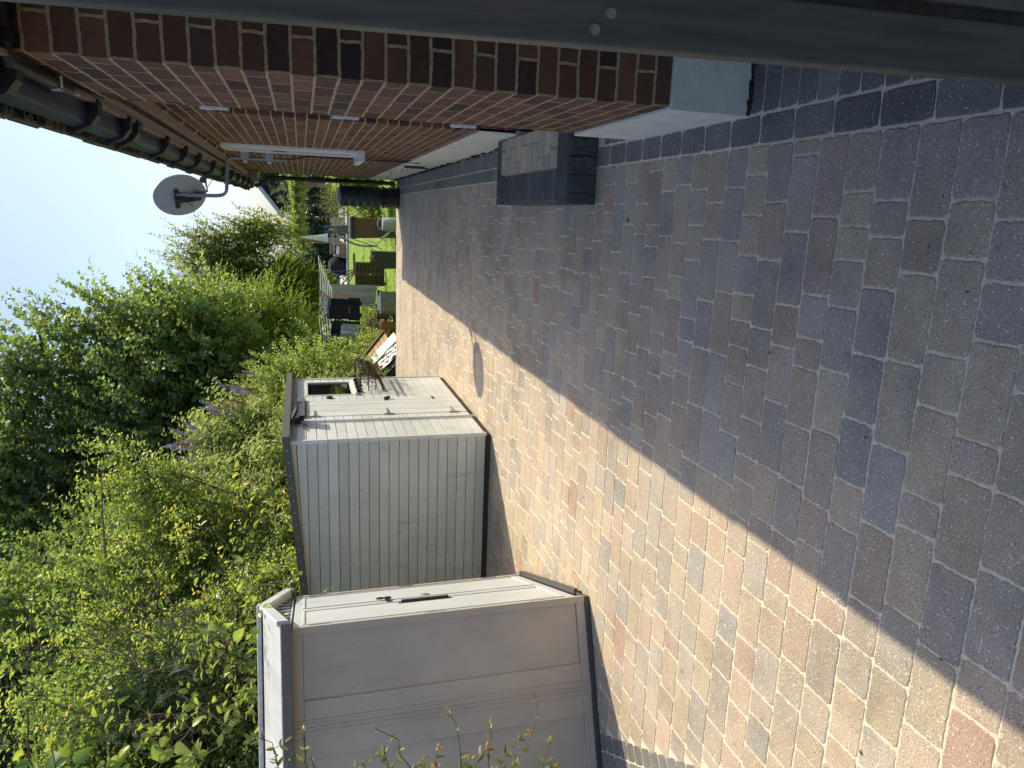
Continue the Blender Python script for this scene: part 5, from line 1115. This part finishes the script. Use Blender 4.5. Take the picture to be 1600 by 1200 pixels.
def sprig(name, label, cat, stemspx, Y, leaf, mat, seed, per=7, r=.0022, wid=.4, root_pt=None, opp=True, link=True):
    """climbing sprigs: each stem rises from the ground bed, its last points traced, with leaves along it"""
    R = np.random.RandomState(seed); b0 = root_pt; t = thing(name, b0, label, cat); sm = MB(); ps, ds_, ns, ss, ti = [], [], [], [], []
    for pts in stemspx:
        P_ = [atY(p[:2], Y + (p[2] if len(p) > 2 else 0)) for p in pts]
        full = ([Vector(b0), Vector(b0).lerp(P_[0], .6) + Vector((0, 0, .1))] if link else []) + P_
        sm.tube(full, ([r * 1.5, r * 1.3] if link else []) + [r * (1 - .6 * i / len(P_)) for i in range(len(P_))], 5)
        seg = [(P_[i], P_[i + 1]) for i in range(len(P_) - 1)]; tot = sum((b - a).length for a, b in seg)
        n_ = max(3, int(per))
        for k in range(n_):
            s_ = (k + .6) / n_ * tot; 
            for a, b in seg:
                l_ = (b - a).length
                if s_ <= l_ or (a, b) == seg[-1]: break
                s_ -= l_
            dv = (b - a).normalized(); p_ = a + dv * min(s_, l_)
            for sg in ((1, -1) if opp else (1 if k % 2 else -1,)):
                rv = dv.cross(Vector((R.normal(), R.normal(), R.normal()))).normalized()
                if R.rand() < .12: continue
                ps.append(p_); ds_.append((rv * sg * .8 + dv * .55).normalized()); ns.append((Vector((.3, -.5, .6)) + Vector(R.normal(size=3)) * .5).normalized()); ss.append(leaf * (.55 + .6 * R.rand()) * (1 - .35 * k / n_)); ti.append(R.rand())
        dv = (P_[-1] - P_[-2]).normalized()
        for w_ in range(2): ps.append(P_[-1]); ds_.append((dv + Vector(R.normal(size=3)) * .3).normalized()); ns.append(Vector((0, -.5, 1)).normalized()); ss.append(leaf * .6); ti.append(.85)
    sm.build('stems', M['twig'], t, smooth=True)
    V_, F, m_ = leaves(np.array(ps), np.array(ds_), np.array(ns), np.array(ss), wid, .10, .12, True)
    npmesh('foliage', V_, F, np.repeat(np.array(ti), m_), M[mat], t); return t
hs = sprig('honeysuckle', 'honeysuckle sprigs with bronze tips reaching up in front of the resin store', 'climber', [
    ((655, 1215), (625, 1180), (622, 1155), (585, 1138)), ((722, 1215), (718, 1165), (712, 1130), (700, 1112)), ((765, 1215), (762, 1180), (768, 1150), (765, 1132)), ((800, 1215), (812, 1180), (835, 1140), (840, 1110), (834, 1085)),
    ((690, 1215), (680, 1190), (684, 1170)), ((545, 1215), (560, 1195), (590, 1180)), ((738, 1215), (745, 1190), (760, 1170)), ((845, 1215), (850, 1190), (858, 1160)), ((775, 1215), (790, 1180), (815, 1150)), ((610, 1215), (605, 1190), (600, 1175)), ((870, 1215), (862, 1200), (858, 1188)), ((700, 1215), (720, 1200), (735, 1185)), ((815, 1215), (806, 1195), (800, 1185)), ((640, 1215), (650, 1200), (660, 1188))], 2.0, .042, 'l_honey', 31, per=5, root_pt=(-2.6, 1.4, 0))
plant('honeysuckle', '', '', (-2.6, 1.4, 0), [(-2.5, 1.5, .35, .45, .4, .35), (-2.9, 1.9, .5, .45, .4, .45), (-2.25, 1.7, .75, .3, .25, .3), (-3.3, 1.9, .5, .4, .4, .45), (-2.7, 2.1, .9, .35, .25, .35)], 420, 12, .05, .3, 'l_honey', 51, trunk=0, root=hs, crown='base_foliage', tshift=-.25)
sprig('honeysuckle', 'pale honeysuckle tip hanging in front of the roof edge of the resin store', 'climber', [((440, 1225), (432, 1185), (425, 1160), (403, 1152)), ((440, 1225), (428, 1170), (445, 1160)), ((470, 1220), (478, 1180), (475, 1140))], 2.35, .05, 'l_honey', 32, per=4, root_pt=(-3.3, 1.8, 0))
sprig('rosemary', 'dark narrow leaved sprigs rising beside the honeysuckle tip', 'plant', [((478, 1220), (477, 1180), (473, 1135)), ((455, 1220), (448, 1200), (455, 1180)), ((500, 1220), (492, 1200), (486, 1184))], 2.4, .016, 'l_fern', 33, per=26, wid=.35, root_pt=(-3.4, 1.8, 0))
sprig('ivy', 'large bright ivy leaves at the bottom left in front of the hedge', 'climber', [((235, 1225), (262, 1175), (290, 1150), (300, 1135)), ((300, 1225), (320, 1180), (345, 1165), (352, 1130)), ((90, 1220), (85, 1190), (80, 1165)), ((160, 1220), (165, 1200), (185, 1185)), ((200, 1225), (245, 1195), (250, 1165)), ((60, 1220), (50, 1195), (38, 1175)), ((290, 1225), (300, 1200), (310, 1175)), ((110, 1225), (115, 1200), (110, 1175)), ((250, 1225), (270, 1200), (285, 1190))], 2.4, .082, 'l_ivy', 34, per=4, wid=.62, opp=False, root_pt=(-3.6, 1.9, 0))
sprig('bindweed', 'heart shaped pale leaves trailing from the hedge over the store roof corner', 'climber', [((330, 1000), (345, 970), (352, 940), (335, 925)), ((300, 985), (325, 975), (350, 975)), ((350, 1010), (372, 1000), (402, 975), (412, 955)), ((370, 985), (400, 960), (425, 948), (440, 955))], 4.3, .10, 'l_ivy', 35, per=3, wid=.75, opp=False, root_pt=(-4.75, 4.35, 2.2), link=False)
sprig('apple_sprig', 'small yellow green sprig in front of the shed wall above the store roof', 'branch', [((405, 915), (440, 912), (462, 902), (470, 895))], 5.6, .035, 'l_yel', 36, per=9, wid=.6, root_pt=(-3.9, 5.8, 1.7))
sprig('apple_sprig', 'leafy sprig poking up between the store roof and the shed wall', 'branch', [((490, 945), (500, 932), (508, 925)), ((495, 945), (505, 928), (518, 918))], 5.2, .035, 'l_lime', 37, per=6, wid=.6, root_pt=(-3.3, 5.3, 1.3))

# grass blades on the lawn
R = np.random.RandomState(77); n_ = 26000
gy = 16.5 + 19 * R.rand(n_) ** 1.5; gx_ = -7 + R.rand(n_) * 9 * 1.0
pos = np.stack([gx_, gy, np.full(n_, -.5)], 1); dd_ = nrm(np.stack([R.normal(size=n_) * .5 + .1, R.normal(size=n_) * .5, np.ones(n_)], 1))
V_, F, m_ = leaves(pos, dd_, nrm(R.normal(size=(n_, 3)) + np.array([0, -1, .2])), .05 + .03 * R.rand(n_), .14, .02, .1)
go = npmesh('grass', V_, F, np.repeat(R.rand(n_), m_), M['l_grass'], None); tag(go, 'short bright green grass blades of the lawn', 'grass', kind='stuff')
lt = MB()
for i in range(110):
    y_ = rnd.uniform(1.2, 12.5); x = rnd.uniform(-2.6, .28)
    if x < -1.9 and 3.4 < y_ < 9: continue
    if x > STEP[0] - .03 and STEP[1] - .05 < y_ < STEP[2] + .05: continue
    a = rnd.random() * 6.3; q_s = rnd.uniform(.004, .013); c_, s_ = math.cos(a), math.sin(a)
    lt.add([(x - c_ * q_s, y_ - s_ * q_s, .0025), (x + s_ * q_s * .4, y_ - c_ * q_s * .4, .004), (x + c_ * q_s, y_ + s_ * q_s, .003), (x - s_ * q_s * .4, y_ + c_ * q_s * .4, .0055)], [(0, 1, 2), (0, 2, 3)])
tag(lt.build('leaf_litter', M['deadleaf']), 'tiny dry leaf scraps scattered over the block paving', 'litter', kind='stuff')
# scattered leaf litter
for i, (x, y_, lab) in enumerate(((.0, 3.6, 'small yellow fallen leaf on the paving below the doorstep'),)):
    q = MB(); q.add([(x - .018, y_, .004), (x, y_ - .012, .006), (x + .022, y_ + .004, .005), (x, y_ + .014, .009)], [(0, 1, 2), (0, 2, 3)]); o = q.build('fallen_leaf', M['l_fig'], None, origin=(x, y_, .004)); tag(o, lab, 'leaf')
